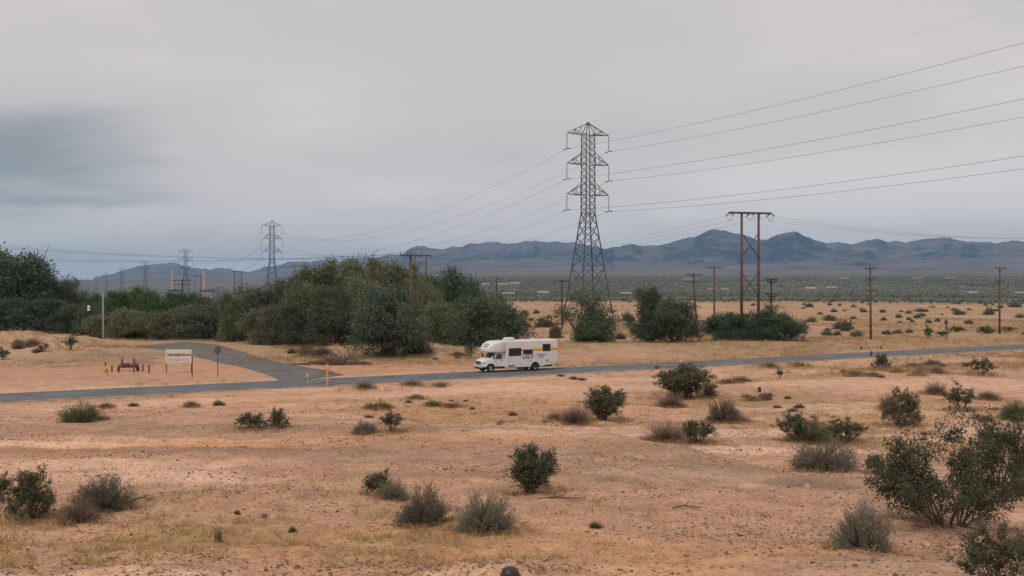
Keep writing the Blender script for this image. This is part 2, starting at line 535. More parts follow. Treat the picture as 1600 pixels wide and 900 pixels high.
GRASS = [(200, 830, 7, 2.6, 1.0), (60, 855, 4, 2.2, 1), (420, 850, 4, 2.0, .9), (560, 800, 3.2, 2.5, .8), (640, 860, 4, 1.6, .7), (330, 790, 4, 2.2, .8), (980, 800, 2.5, 1.5, .4),
         (700, 632, 9, 5, .9), (600, 640, 6, 4, .7), (790, 655, 7, 4.0, .9), (890, 665, 5, 3, .7), (1180, 625, 10, 6, .8), (1130, 590, 10, 4, .9),
         (1300, 585, 14, 4, .9), (1480, 575, 16, 5, 1.0), (1430, 690, 5, 6, .8), (1560, 640, 6, 7, .7), (1500, 700, 4, 6, .7), (1240, 650, 5, 5, .7), (60, 570, 9, 5, .25), (50, 532, 16, 7, .8), (500, 560, 9, 5, .8), (700, 566, 8, 5, .7)]
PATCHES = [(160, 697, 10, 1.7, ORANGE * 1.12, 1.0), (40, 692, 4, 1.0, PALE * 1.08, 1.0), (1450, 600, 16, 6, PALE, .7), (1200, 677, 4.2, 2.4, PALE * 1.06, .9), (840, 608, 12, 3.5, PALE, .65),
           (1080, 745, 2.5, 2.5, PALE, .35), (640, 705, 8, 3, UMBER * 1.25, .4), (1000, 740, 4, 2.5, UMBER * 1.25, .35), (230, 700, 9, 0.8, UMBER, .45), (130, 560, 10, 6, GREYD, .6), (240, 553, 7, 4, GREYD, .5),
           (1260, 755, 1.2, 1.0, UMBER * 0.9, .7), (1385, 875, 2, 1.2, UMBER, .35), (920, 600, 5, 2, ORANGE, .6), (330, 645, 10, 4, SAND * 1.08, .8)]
px_patch = {}
for p in GRASS + PATCHES:
    px_patch[(p[0], p[1])] = ground_at(p[0], p[1])[:2]
GC = ground_colour(GX, GY)

def ground_material():
    m = bpy.data.materials.new('desert_ground')
    m.use_nodes = True
    t = m.node_tree
    p = t.nodes['Principled BSDF']
    p.inputs['Roughness'].default_value = 0.95
    p.inputs['Specular IOR Level'].default_value = 0.1
    at = N(t, 'ShaderNodeAttribute', attribute_name='tint')
    g = N(t, 'ShaderNodeNewGeometry')
    def noise(scale, detail=4, rough=0.55, vec=None):
        n = N(t, 'ShaderNodeTexNoise')
        n.inputs['Scale'].default_value = scale; n.inputs['Detail'].default_value = detail; n.inputs['Roughness'].default_value = rough
        t.links.new(vec if vec else g.outputs['Position'], n.inputs['Vector'])
        return n.outputs[0]
    def mapr(v, a, b, c, d):
        n = N(t, 'ShaderNodeMapRange')
        for i, k in enumerate((a, b, c, d)): n.inputs[i + 1].default_value = k
        t.links.new(v, n.inputs[0]); return n.outputs[0]
    def mul(a, b, blend='MULTIPLY', fac=1.0):
        n = N(t, 'ShaderNodeMix', data_type='RGBA', blend_type=blend)
        if isinstance(fac, float): n.inputs['Factor'].default_value = fac
        else: t.links.new(fac, n.inputs['Factor'])
        t.links.new(a, n.inputs[6])
        if isinstance(b, tuple): n.inputs[7].default_value = b
        else: t.links.new(b, n.inputs[7])
        return n.outputs[2]
    c = at.outputs['Color']
    c = mul(c, mapr(noise(0.9, 8, 0.72), 0.25, 0.75, 0.66, 1.30))
    c = mul(c, mapr(noise(7.0, 6, 0.8), 0.25, 0.75, 0.55, 1.40))
    # small dark stones and crumbs of soil, denser in places
    vo = N(t, 'ShaderNodeTexVoronoi'); vo.inputs['Scale'].default_value = 9.0
    t.links.new(g.outputs['Position'], vo.inputs['Vector'])
    v2 = N(t, 'ShaderNodeTexVoronoi'); v2.inputs['Scale'].default_value = 3.6
    t.links.new(g.outputs['Position'], v2.inputs['Vector'])
    for vv, lo, hi, ns, a0, a1 in ((vo, 0.22, 0.34, 0.35, 0.38, 0.56), (v2, 0.13, 0.22, 0.22, 0.43, 0.56)):
        spk = mapr(vv.outputs['Distance'], lo, hi, 1.0, 0.0)
        dens = mapr(noise(ns, 5, 0.65), a0, a1, 0.0, 0.8)
        mm = N(t, 'ShaderNodeMath', operation='MULTIPLY'); t.links.new(spk, mm.inputs[0]); t.links.new(dens, mm.inputs[1])
        c = mul(c, (0.13, 0.08, 0.055, 1), 'MIX', mm.outputs[0])
    t.links.new(c, p.inputs['Base Color'])
    b = N(t, 'ShaderNodeBump'); b.inputs['Strength'].default_value = 0.8; b.inputs['Distance'].default_value = 0.06
    t.links.new(noise(5.0, 7, 0.68), b.inputs['Height'])
    t.links.new(b.outputs[0], p.inputs['Normal'])
    return m
gme = np_mesh('ground', np.stack([GX, GY, GZ], -1).reshape(-1, 3), quads, True, ground_material())
ca = gme.color_attributes.new('tint', 'FLOAT_COLOR', 'POINT')
ca.data.foreach_set('color', np.concatenate([GC.reshape(-1, 3), np.ones((nr * na, 1))], 1).astype(np.float32).ravel())
tag(link('ground', gme), kind='structure')

# ------------------------------------------------------------------ MOUNTAINS
RIDGE = np.array([(-900, 436), (-500, 425), (-250, 430), (-100, 437), (60, 441), (130, 439), (150, 434), (180, 426), (210, 419), (235, 413), (262, 411), (278, 412), (300, 418), (330, 420), (348, 419.5), (368, 422), (388, 424), (400, 421),
                  (425, 416), (445, 411), (470, 408), (486, 410), (503, 405), (515, 408), (530, 409), (548, 403), (570, 401), (590, 401), (608, 397), (624, 399), (640, 390), (652, 385), (662, 384), (676, 387), (690, 390), (705, 385), (720, 386),
                  (735, 381), (750, 382), (766, 379), (780, 379), (800, 381), (815, 378), (835, 377), (850, 379), (870, 376), (890, 379), (920, 384), (945, 388), (965, 386), (986, 380), (1003, 384), (1030, 384), (1050, 378), (1066, 374),
                  (1085, 370), (1100, 362), (1117, 358), (1135, 361), (1160, 367), (1182, 374), (1196, 374), (1212, 369), (1226, 364), (1240, 362.5), (1255, 367), (1270, 374), (1290, 379), (1310, 378), (1330, 382), (1355, 376), (1375, 375),
                  (1400, 378), (1422, 378), (1440, 374), (1475, 371), (1500, 377), (1520, 376), (1560, 379), (1580, 377), (1640, 378), (1760, 372), (1900, 384), (2200, 378), (2600, 400)], float)
RDIST = np.array([(-900, 14000), (0, 13500), (350, 12500), (600, 10500), (900, 10000), (960, 7800), (1240, 7400), (1400, 8600), (1700, 9000), (2600, 10000)], float)
mang = np.radians(np.concatenate([np.linspace(-180, -50, 40)[:-1], np.linspace(-50, 50, 1300), np.linspace(50, 180, 40)[1:-1]]))
mt = np.concatenate([np.linspace(0, 1, 150), np.linspace(1.0, 1.13, 8)[1:]])
T_, MA = np.meshgrid(mt, mang, indexing='ij')
inview = np.abs(MA) < deg(50)
mpx = np.where(inview, 800 + F * np.tan(np.clip(MA, -deg(50), deg(50))), np.where(MA < 0, -900, 2600))
rd = np.interp(mpx, RDIST[:, 0], RDIST[:, 1])
ry = np.interp(mpx, RIDGE[:, 0], RIDGE[:, 1]) + 3.2 * fbm(mpx * 0.07, mpx * 0 + 3, 5, 300, 0.6) * sstep(0.8, 1.0, T_)
R0 = 5000.0
RR = R0 + (rd - R0) * T_
cosA = np.where(inview, np.cos(MA), math.cos(deg(50)))
MXx = RR * np.sin(MA); MYy = RR * np.cos(MA)
base = low_z(RR, MXx, MYy) - 12 * sstep(0.03, 0, T_)
Hr = ZC + (HZ - ry) * (rd * cosA) / F
Hr = np.maximum(Hr, base + 10)
tt = np.clip(T_, 0, 1)
rise = np.where(T_ <= 1, 0.30 * tt ** 1.1 + 0.70 * sstep(0.42, 1.0, tt) ** 1.15, 1 - 4.0 * (T_ - 1))
spur = ridged(MXx / 1500.0, MYy / 1900.0, 5, 120) - 0.55
spur2 = ridged(MXx / 520.0, MYy / 700.0, 4, 150) - 0.55
env = np.clip(sstep(0.30, 0.62, tt) * np.sqrt(np.clip(1 - tt, 0, 1)) * 1.25, 0, 1)
foot = np.exp(-((tt - 0.42) / 0.10) ** 2) * sstep(0.56, 0.72, ridged(MXx / 1300.0, MYy / 1000.0, 4, 170))
MZ = base + (Hr - base) * (rise + env * (0.75 * spur + 0.5 * spur2 + 0.16 * (ridged(MXx / 190.0, MYy / 260.0, 3, 190) - 0.55)) + 0.08 * foot)
cap = ZC + (HZ - ry - 2) * (RR * cosA) / F           # nothing in front may stand above the ridge line
MZ = np.where(T_ < 1, np.minimum(MZ, np.maximum(cap - (1 - tt) * 20, base - 2)), MZ)
n1_, n2_ = MZ.shape
midx = np.arange(n1_ * n2_).reshape(n1_, n2_); mnx = np.roll(midx, -1, 1)
mq = np.stack([midx[:-1], midx[1:], mnx[1:], mnx[:-1]], -1).reshape(-1, 4)[:, ::-1]
def mountain_material():
    m = bpy.data.materials.new('desert_mountain_rock')
    m.use_nodes = True
    t = m.node_tree; p = t.nodes['Principled BSDF']
    p.inputs['Roughness'].default_value = 1; p.inputs['Specular IOR Level'].default_value = 0.0
    g = N(t, 'ShaderNodeNewGeometry')
    n = N(t, 'ShaderNodeTexNoise'); n.inputs['Scale'].default_value = 0.0022; n.inputs['Detail'].default_value = 9; n.inputs['Roughness'].default_value = 0.62
    t.links.new(g.outputs['Position'], n.inputs['Vector'])
    s = N(t, 'ShaderNodeSeparateXYZ'); t.links.new(g.outputs['Normal'], s.inputs[0])
    # steep ground is bare dark rock, gentle fans are pale brown gravel
    mr = N(t, 'ShaderNodeMapRange'); t.links.new(s.outputs[2], mr.inputs[0])
    mr.inputs[1].default_value = 0.90; mr.inputs[2].default_value = 0.998; mr.inputs[3].default_value = 0; mr.inputs[4].default_value = 1
    mx = N(t, 'ShaderNodeMix', data_type='RGBA'); t.links.new(mr.outputs[0], mx.inputs['Factor'])
    mx.inputs[6].default_value = (0.032, 0.042, 0.050, 1); mx.inputs[7].default_value = (0.17, 0.135, 0.118, 1)
    m2 = N(t, 'ShaderNodeMapRange'); t.links.new(n.outputs[0], m2.inputs[0])
    m2.inputs[1].default_value = 0.3; m2.inputs[2].default_value = 0.7; m2.inputs[3].default_value = 0.5; m2.inputs[4].default_value = 1.35
    mu = N(t, 'ShaderNodeMix', data_type='RGBA', blend_type='MULTIPLY'); mu.inputs['Factor'].default_value = 1
    t.links.new(mx.outputs[2], mu.inputs[6]); t.links.new(m2.outputs[0], mu.inputs[7])
    t.links.new(mu.outputs[2], p.inputs['Base Color'])
    nb_ = N(t, 'ShaderNodeTexNoise', noise_type='RIDGED_MULTIFRACTAL'); nb_.inputs['Scale'].default_value = 0.0035; nb_.inputs['Detail'].default_value = 7; nb_.inputs['Roughness'].default_value = 0.6
    t.links.new(g.outputs['Position'], nb_.inputs['Vector'])
    bu = N(t, 'ShaderNodeBump'); bu.inputs['Strength'].default_value = 0.9; bu.inputs['Distance'].default_value = 45
    t.links.new(nb_.outputs[0], bu.inputs['Height']); t.links.new(bu.outputs[0], p.inputs['Normal'])
    return m
mme = np_mesh('mountains', np.stack([MXx, MYy, MZ], -1).reshape(-1, 3), mq, True, mountain_material())
tag(link('mountains', mme), kind='structure')

# ------------------------------------------------------------------ ROADS
def asphalt(name, base):
    m = mat(name, base, 0.85, noise=0.28, nscale=0.35, spec=0.3)
    t = m.node_tree
    g = N(t, 'ShaderNodeNewGeometry')
    n = N(t, 'ShaderNodeTexNoise'); n.inputs['Scale'].default_value = 26; n.inputs['Detail'].default_value = 3
    t.links.new(g.outputs['Position'], n.inputs['Vector'])
    vo = N(t, 'ShaderNodeTexVoronoi', feature='DISTANCE_TO_EDGE'); vo.inputs['Scale'].default_value = 0.28
    wv = N(t, 'ShaderNodeTexNoise'); wv.inputs['Scale'].default_value = 1.2; wv.inputs['Detail'].default_value = 4
    t.links.new(g.outputs['Position'], wv.inputs['Vector'])
    ad = N(t, 'ShaderNodeVectorMath', operation='ADD'); t.links.new(g.outputs['Position'], ad.inputs[0]); t.links.new(wv.outputs['Color'], ad.inputs[1])
    t.links.new(ad.outputs[0], vo.inputs['Vector'])
    mr2 = N(t, 'ShaderNodeMapRange'); t.links.new(vo.outputs['Distance'], mr2.inputs[0])
    mr2.inputs[1].default_value = 0.0; mr2.inputs[2].default_value = 0.02; mr2.inputs[3].default_value = 0.45; mr2.inputs[4].default_value = 1.0
    old = t.nodes['Principled BSDF'].inputs['Base Color'].links[0].from_socket
    mq2 = N(t, 'ShaderNodeMix', data_type='RGBA', blend_type='MULTIPLY'); mq2.inputs['Factor'].default_value = 1
    t.links.new(old, mq2.inputs[6]); t.links.new(mr2.outputs[0], mq2.inputs[7]); t.links.new(mq2.outputs[2], t.nodes['Principled BSDF'].inputs['Base Color'])
    b = N(t, 'ShaderNodeBump'); b.inputs['Strength'].default_value = 0.4; b.inputs['Distance'].default_value = 0.01
    t.links.new(n.outputs[0], b.inputs['Height']); t.links.new(b.outputs[0], t.nodes['Principled BSDF'].inputs['Normal'])
    return m
rx_ = np.arange(-260, 420, 1.5)
cross = np.array([-1.0, -0.9, -0.5, 0, 0.5, 0.9, 1.0])
RV = []
for s_ in rx_:
    wl = 0.22 * float(fbm(s_ * 0.35, 1.0, 3, 200)); wr = 0.22 * float(fbm(s_ * 0.35, 9.0, 3, 201))
    for k, q in enumerate(cross):
        d = q * ROAD_HW + (wl if k == 0 else 0) + (wr if k == 6 else 0)
        X = s_ + ROAD_N.x * d; Y = ROAD_C + ROAD_M * s_ + ROAD_N.y * d
        RV.append((X, Y, float(road_z(X)) + 0.05 * (1 - q * q) - (0.05 if abs(q) == 1 else 0)))
nc = len(cross); ii = np.arange(len(rx_) * nc).reshape(-1, nc)
rq = np.stack([ii[:-1, :-1], ii[1:, :-1], ii[1:, 1:], ii[:-1, 1:]], -1).reshape(-1, 4)
def drift(me, vals):
    at_ = me.attributes.new('edge', 'FLOAT', 'POINT'); at_.data.foreach_set('value', np.asarray(vals, np.float32))
    t = me.materials[0].node_tree; p = t.nodes['Principled BSDF']
    a = N(t, 'ShaderNodeAttribute', attribute_name='edge'); g = N(t, 'ShaderNodeNewGeometry')
    n = N(t, 'ShaderNodeTexNoise'); n.inputs['Scale'].default_value = 0.8; n.inputs['Detail'].default_value = 6; n.inputs['Roughness'].default_value = 0.7
    t.links.new(g.outputs['Position'], n.inputs['Vector'])
    ad = N(t, 'ShaderNodeMath', operation='ADD'); t.links.new(a.outputs['Fac'], ad.inputs[0]); t.links.new(n.outputs[0], ad.inputs[1])
    mr = N(t, 'ShaderNodeMapRange'); t.links.new(ad.outputs[0], mr.inputs[0]); mr.inputs[1].default_value = 1.12; mr.inputs[2].default_value = 1.42; mr.inputs[3].default_value = 0; mr.inputs[4].default_value = 0.85
    mx = N(t, 'ShaderNodeMix', data_type='RGBA'); t.links.new(mr.outputs[0], mx.inputs['Factor'])
    t.links.new(p.inputs['Base Color'].links[0].from_socket, mx.inputs[6]); mx.inputs[7].default_value = (0.42, 0.27, 0.18, 1)
    t.links.new(mx.outputs[2], p.inputs['Base Color'])
rme = np_mesh('road', RV, rq, True, asphalt('road_asphalt', (0.138, 0.14, 0.146)))
drift(rme, np.tile(np.abs(cross) ** 3 * 0.95, len(rx_)))
tag(link('road', rme), kind='structure')
SV = []; 
K = 40
def resamp(P, n):
    P = np.array(P); q = np.linspace(0, len(P) - 1, n)
    return np.stack([np.interp(q, np.arange(len(P)), P[:, k]) for k in range(2)], 1)
La, Ra = resamp(SIDE_L, K), resamp(SIDE_R, K)
for k in range(K):
    jl = 0.35 * float(fbm(k * 0.8, 3.0, 3, 210)); jr = 0.35 * float(fbm(k * 0.8, 13.0, 3, 211))
    for q in np.linspace(0, 1, 9):
        p = La[k] * (1 - q) + Ra[k] * q
        if q == 0: p = p + jl
        if q == 1: p = p + jr
        z = max(H(p[0], p[1]), 0.16) + 0.035
        SV.append((p[0], p[1], z - (0.06 if q in (0, 1) else 0)))
ii = np.arange(K * 9).reshape(-1, 9)
sq = np.stack([ii[:-1, :-1], ii[1:, :-1], ii[1:, 1:], ii[:-1, 1:]], -1).reshape(-1, 4)
sme = np_mesh('side_road', SV, sq[:, ::-1], True, asphalt('side_road_asphalt', (0.15, 0.132, 0.12)))
drift(sme, np.tile(np.abs(np.linspace(-1, 1, 9)) ** 3 * 0.9, K))
tag(link('side_road', sme), kind='structure')

# far highway and a dirt road cut across the plain, at their own distance
def far_strip(name, pts, width, material, lift=0.35):
    P = np.array(pts, float); n = 160
    q = np.linspace(0, len(P) - 1, n)
    x = np.interp(q, np.arange(len(P)), P[:, 0]); y = np.interp(q, np.arange(len(P)), P[:, 1])
    V = []
    for k in range(n):
        z = H(x[k], y[k]) + lift
        V += [(x[k], y[k] - width / 2, z), (x[k], y[k] + width / 2, z + 0.12)]
    i2 = np.arange(n * 2).reshape(-1, 2)
    fq = np.stack([i2[:-1, 0], i2[1:, 0], i2[1:, 1], i2[:-1, 1]], -1)
    return tag(link(name, np_mesh(name, V, fq, True, material)), kind='structure')
pale_road = mat('pale_concrete', (0.42, 0.36, 0.31), 0.9)
far_strip('highway', [(-900, 2050), (0, 2000), (500, 1990), (1500, 2010)], 42, pale_road, 0.7)
far_strip('dirt_road', [(200, 1500), (400, 1480), (560, 1490)], 10, mat('dirt_pale', (0.44, 0.34, 0.26), 0.95))
far_strip('hill_track', [(1310, 2950), (1400, 2890), (1440, 2800), (1480, 2700)], 50, mat('dirt_pale'))


# ------------------------------------------------------------------ VEGETATION GENERATORS
def leaf_quads(C, A, L, W, rng, pointed=True):
    """C centres, A axis directions, L lengths, W widths -> quads (rhombic leaves)"""
    n = len(C)
    A = A / (np.linalg.norm(A, axis=1, keepdims=True) + 1e-9)
    B = np.cross(A, rng.normal(size=(n, 3)))
    B = B / (np.linalg.norm(B, axis=1, keepdims=True) + 1e-9)
    L = np.asarray(L).reshape(-1, 1) / 2; W = np.asarray(W).reshape(-1, 1) / 2
    V = np.stack([C - A * L, C + B * W - A * L * 0.1, C + A * L, C - B * W - A * L * 0.1], 1).reshape(-1, 3)
    return V, np.arange(n * 4).reshape(-1, 4)
def strands(P0, P1, r0, rng, bend=0.15, seg=2):
    """thin three-sided twigs from P0 to P1 as flat crossing ribbons"""
    n = len(P0)
    D = P1 - P0; Ln = np.linalg.norm(D, axis=1, keepdims=True)
    side = np.cross(D, rng.normal(size=(n, 3))); side /= (np.linalg.norm(side, axis=1, keepdims=True) + 1e-9)
    off = rng.normal(size=(n, 3)) * bend * Ln
    r0 = np.asarray(r0).reshape(-1, 1)
    M = (P0 + P1) / 2 + off
    V = np.stack([P0 - side * r0, P0 + side * r0, M + side * r0 * 0.8, M - side * r0 * 0.8, P1 + side * r0 * 0.35, P1 - side * r0 * 0.35], 1).reshape(-1, 3)
    b = (np.arange(n) * 6).reshape(-1, 1)
    Fq = np.concatenate([b + np.array([[0, 1, 2, 3]]), b + np.array([[3, 2, 4, 5]])], 0)
    return V, Fq
def cat(parts):
    Vs, Fs, o = [], [], 0
    for V, Fq in parts:
        Vs.append(V); Fs.append(Fq + o); o += len(V)
    return np.concatenate(Vs), np.concatenate(Fs)
BARK = mat('grey_brown_bark', (0.13, 0.095, 0.07), 0.9, noise=0.3, nscale=6)
LEAF = leaf_mat('tree_foliage', 0.22, 0.45)
SHRUB = leaf_mat('shrub_foliage', 0.2, 0.42)
TWIG = leaf_mat('dry_twigs', 0.05, 0.4, 0.9)

def tree_meshes(seed, W_=9.0, H_=8.0, nlobe=9, nclump=1750, per=17, leaf=(0.42, 0.11), low=0.12, airy=0.0):
    """trunk mesh and feathery crown mesh of a tamarisk-like tree, base at the origin"""
    rng = np.random.default_rng(seed)
    lobes = []
    for k in range(nlobe):
        a = rng.uniform(0, 2 * math.pi); q = math.sqrt(rng.uniform(0, 1)) * 0.34 * W_
        rr = rng.uniform(0.16, 0.27) * W_
        cz = H_ * (low + rng.uniform(0.12, 0.78) * (1 - low)) * (1 - 0.35 * (q / (0.34 * W_)) ** 2)
        lobes.append((q * math.cos(a), q * math.sin(a), min(cz, H_ - rr * 0.8), rr, rr * rng.uniform(0.75, 0.95)))
    lobes.append((0, 0, H_ * 0.66, 0.24 * W_, 0.30 * H_))
    for k in range(8):                                     # small plumes breaking the outline
        a = rng.uniform(0, 2 * math.pi); q = rng.uniform(0.15, 0.46) * W_
        lobes.append((q * math.cos(a), q * math.sin(a), H_ * (0.97 - 1.5 * (q / W_) ** 2 * rng.uniform(0.8, 2.2)), 0.085 * W_, 0.10 * W_))
    lobes = np.array(lobes)
    wt = lobes[:, 3] ** 2; wt /= wt.sum()
    pick = rng.choice(len(lobes), nclump, p=wt)
    D = rng.normal(size=(nclump, 3)); D /= np.linalg.norm(D, axis=1, keepdims=True)
    rf = rng.uniform(0.35, 1.0, (nclump, 1)) ** 0.55
    Lb = lobes[pick]
    lump = 1 + 0.25 * rng.normal(size=(nclump, 1)).clip(-1.5, 1.8) * 0.6
    Cc = Lb[:, :3] + D * rf * lump * np.stack([Lb[:, 3], Lb[:, 3], Lb[:, 4]], 1)
    keep = Cc[:, 2] > H_ * low * rng.uniform(0.3, 1.2, nclump)
    keep &= (0.6 * vnoise(Cc[:, 0] * 0.75 + 50, Cc[:, 2] * 0.9 + Cc[:, 1] * 0.5, seed) + 0.4 * vnoise(Cc[:, 1] * 0.9 + 20, Cc[:, 2] * 0.7 - Cc[:, 0] * 0.6, seed + 5) > max(airy, 0.36))
    Cc, D = Cc[keep], D[keep]
    n = len(Cc)
    cr = rng.uniform(0.22, 0.55, (n, 1, 1)) * (W_ / 9)
    P = Cc[:, None, :] + rng.normal(size=(n, per, 3)) * cr * np.array([1, 1, 0.75])
    A = D[:, None, :] * 0.8 + rng.normal(size=(n, per, 3)) * 0.75 + np.array([0, 0, 0.15])
    P = P.reshape(-1, 3); A = A.reshape(-1, 3)
    ok = P[:, 2] > 0.08
    P, A = P[ok], A[ok]
    V, Fq = leaf_quads(P, A, rng.uniform(0.6, 1.4, len(P)) * leaf[0], rng.uniform(0.6, 1.3, len(P)) * leaf[1], rng)
    crown = np_mesh('crown', V, Fq, False, LEAF)
    t = MB()
    for k in range(5):
        a = k * 1.26 + rng.uniform(-.3, .3)
        l = lobes[k % len(lobes)]
        b0 = Vector((0.22 * math.cos(a), 0.22 * math.sin(a), -0.35))
        tip = Vector(l[:3])
        mid = b0.lerp(tip, 0.45) + Vector(rng.normal(size=3) * 0.35)
        r0 = rng.uniform(0.14, 0.24) * W_ / 9
        t.tube([b0, b0.lerp(mid, 0.5) + Vector((0, 0, 0.25)), mid, tip], [r0, r0 * 0.8, r0 * 0.6, r0 * 0.15], 6)
        for j in range(3):
            e_ = tip + Vector(rng.normal(size=3)) * l[3] * 0.6
            t.tube([mid, mid.lerp(e_, 0.5) + Vector(rng.normal(size=3) * 0.15), e_], [r0 * 0.4, r0 * 0.28, 0.02], 4, cap=False)
    return t.mesh('trunk', BARK), crown

def creosote_meshes(seed, W_=1.6, H_=1.4, nstem=16, nsub=5, ncl=7, per=9, leaf=(0.055, 0.026), lean=0.0, tuft=0.026, droop=0.35, smin=0.35, spmin=0.15):
    """open vase of grey stems with small dark leaves bunched towards the tips"""
    rng = np.random.default_rng(seed)
    stems = []; cl = []; tw0 = []; tw1 = []
    for k in range(nstem):
        a = rng.uniform(0, 2 * math.pi); sp = rng.uniform(spmin, 1.0) ** 0.7
        hh = H_ * rng.uniform(0.62, 1.0) * (1.0 - droop * sp ** 2)
        tip = np.array((math.cos(a) * sp * W_ / 2 + lean * W_ * 0.1, math.sin(a) * sp * W_ / 2, hh))
        b = np.array((math.cos(a) * 0.05 * W_, math.sin(a) * 0.05 * W_, -0.05))
        ctrl = b * 0.4 + tip * 0.6 + np.array((-math.cos(a), -math.sin(a), 0.3)) * 0.10 * W_ * sp + rng.normal(size=3) * 0.05 * W_
        q = np.linspace(0, 1, 6)[:, None]
        pts = (1 - q) ** 2 * b + 2 * q * (1 - q) * ctrl + q * q * tip + rng.normal(size=(6, 3)) * 0.012 * W_
        stems.append(pts)
        for j in range(nsub):
            s_ = rng.uniform(smin, 0.98)
            i0 = min(int(s_ * 5), 4); f = s_ * 5 - i0
            o = pts[i0] * (1 - f) + pts[i0 + 1] * f
            d = (pts[i0 + 1] - pts[i0]); d = d / (np.linalg.norm(d) + 1e-9)
            d = d * 0.6 + rng.normal(size=3) * 0.55 + np.array((0, 0, 0.25)); d /= np.linalg.norm(d)
            ln = rng.uniform(0.10, 0.26) * W_
            e_ = o + d * ln
            tw0.append(o); tw1.append(e_)
            for c_ in range(ncl):
                cl.append(o + (e_ - o) * rng.uniform(0.3, 1.1) + rng.normal(size=3) * 0.018 * W_)
        for c_ in range(3):
            cl.append(pts[-1] + rng.normal(size=3) * 0.03 * W_)
    cl = np.array(cl)
    cl = cl[cl[:, 2] > 0.03 * H_]
    n = len(cl)
    P = (cl[:, None, :] + rng.normal(size=(n, per, 3)) * tuft * W_ ** 0.5).reshape(-1, 3)
    A = rng.normal(size=P.shape) + np.array((0, 0, 0.4))
    V, Fq = leaf_quads(P, A, rng.uniform(0.7, 1.4, len(P)) * leaf[0], rng.uniform(0.7, 1.4, len(P)) * leaf[1], rng)
    crown = np_mesh('foliage', V, Fq, False, SHRUB)
    t = MB()
    for pts in stems:
        t.tube([tuple(p) for p in pts], list(np.linspace(0.013, 0.0035, 6) * W_ ** 0.5), 4, cap=False)
    Vt, Ft = strands(np.array(tw0), np.array(tw1), np.full(len(tw0), 0.004), rng, 0.08)
    b = len(t.v)
    t.v += [tuple(p) for p in Vt]; t.f += [tuple(int(i) + b for i in q) for q in Ft]; t.sm += [False] * len(Ft)
    return t.mesh('stems', mat('creosote_stem', (0.115, 0.09, 0.075), 0.9)), crown

def dome_meshes(seed, W_=1.2, H_=0.7, ntw=900, nleaf=7000, leaf=(0.035, 0.013), up=0.5, shag=0.10):
    """dense rounded shrub: a mass of fine twigs carrying small leaves on a lumpy dome"""
    rng = np.random.default_rng(seed)
    PL = rng.normal(size=(48, 3)); PL[:, 2] = np.abs(PL[:, 2]) * 0.9; PL /= np.linalg.norm(PL, axis=1, keepdims=True)
    PH = rng.uniform(0.82, 1.15, 48)
    def shell(n, lo):
        D = rng.normal(size=(n, 3)); D[:, 2] = np.abs(D[:, 2]) * 0.9 - 0.12
        D /= np.linalg.norm(D, axis=1, keepdims=True)
        az = np.arctan2(D[:, 1], D[:, 0])
        lump = 1 + 0.28 * (vnoise(az * 1.6 + 20, D[:, 2] * 3 + 7, seed) - 0.5) * 2 + shag * rng.normal(size=n)
        rf = rng.uniform(lo, 1, n) ** 0.6
        pk = np.argmax(D @ PL.T, axis=1)
        near_ = (D * PL[pk]).sum(1)
        D = D + 0.25 * (PL[pk] - D)
        lump = lump * (0.80 + 0.25 * near_ ** 8) * PH[pk]
        return D, D * (lump * rf)[:, None] * np.array((W_ / 2, W_ / 2 * 0.92, H_ * 0.97))
    D, E = shell(ntw, 0.6)
    P0 = E * rng.uniform(0.0, 0.55, (ntw, 1)) * np.array((1, 1, 0.6)) + np.array((0, 0, -0.02))
    Vt, Ft = strands(P0, E, rng.uniform(0.002, 0.0045, ntw), rng, 0.07)
    tw = np_mesh('twigs', Vt, Ft, False, TWIG)
    D, P = shell(nleaf, 0.45)
    P = P[P[:, 2] > 0.0]; D = D[:len(P)]
    A = P / (np.linalg.norm(P, axis=1, keepdims=True) + 1e-6) * 0.7 + rng.normal(size=P.shape) * 0.5 + np.array((0, 0, up))
    V, Fq = leaf_quads(P, A, rng.uniform(0.6, 1.5, len(P)) * leaf[0], rng.uniform(0.6, 1.4, len(P)) * leaf[1], rng)
    return tw, np_mesh('foliage', V, Fq, False, SHRUB)

# ------------------------------------------------------------------ TREES
TREE_V = [tree_meshes(1, 9, 8, 9), tree_meshes(2, 9, 8, 11), tree_meshes(3, 9, 7, 10, low=0.05), tree_meshes(4, 9, 8.5, 8, low=0.10),
          tree_meshes(5, 9, 6, 12, low=0.02), tree_meshes(6, 9, 8, 10, 900, 16, airy=0.43, low=0.08), tree_meshes(7, 9, 8, 9, 850, 16, airy=0.46, low=0.05)]
DIMS = [(9, 8), (9, 8), (9, 7), (9, 8.5), (9, 6), (9, 8), (9, 8)]
TEAL = (0.104, 0.136, 0.074); OLIVE = (0.165, 0.180, 0.088); DARK = (0.080, 0.112, 0.064); BROWNISH = (0.175, 0.175, 0.104); FRESH = (0.092, 0.15, 0.055); GREYG = (0.118, 0.142, 0.094)
rngt = random.Random(4)
def tree(px, Y, wpx, toppx, var, colr, label, group, name='tamarisk_tree', basez=None, cat_='tree'):
    X = (px - 800) / F * Y
    z = H(X, Y) if basez is None else basez
    width = wpx * Y / F; hgt = ZC + (HZ - toppx) * Y / F - z
    dw, dh = DIMS[var]
    r = thing(name, label, cat_, (X, Y, z - 0.05), rngt.uniform(0, 6.28), group, (width / dw * 1.16, width / dw * 1.16, hgt / dh * 1.03))
    link('trunk', TREE_V[var][0], r)
    c = link('crown', TREE_V[var][1], r)
    q = rngt.uniform(0.9, 1.12)
    c.color = (*[k * q for k in colr], 1)
    return r
g1 = 'trees of the dark grove at the left edge'
tree(18, 190, 125, 396, 0, TEAL, 'tallest dark tree at the left edge of the grove, rising above the dirt mound', g1)
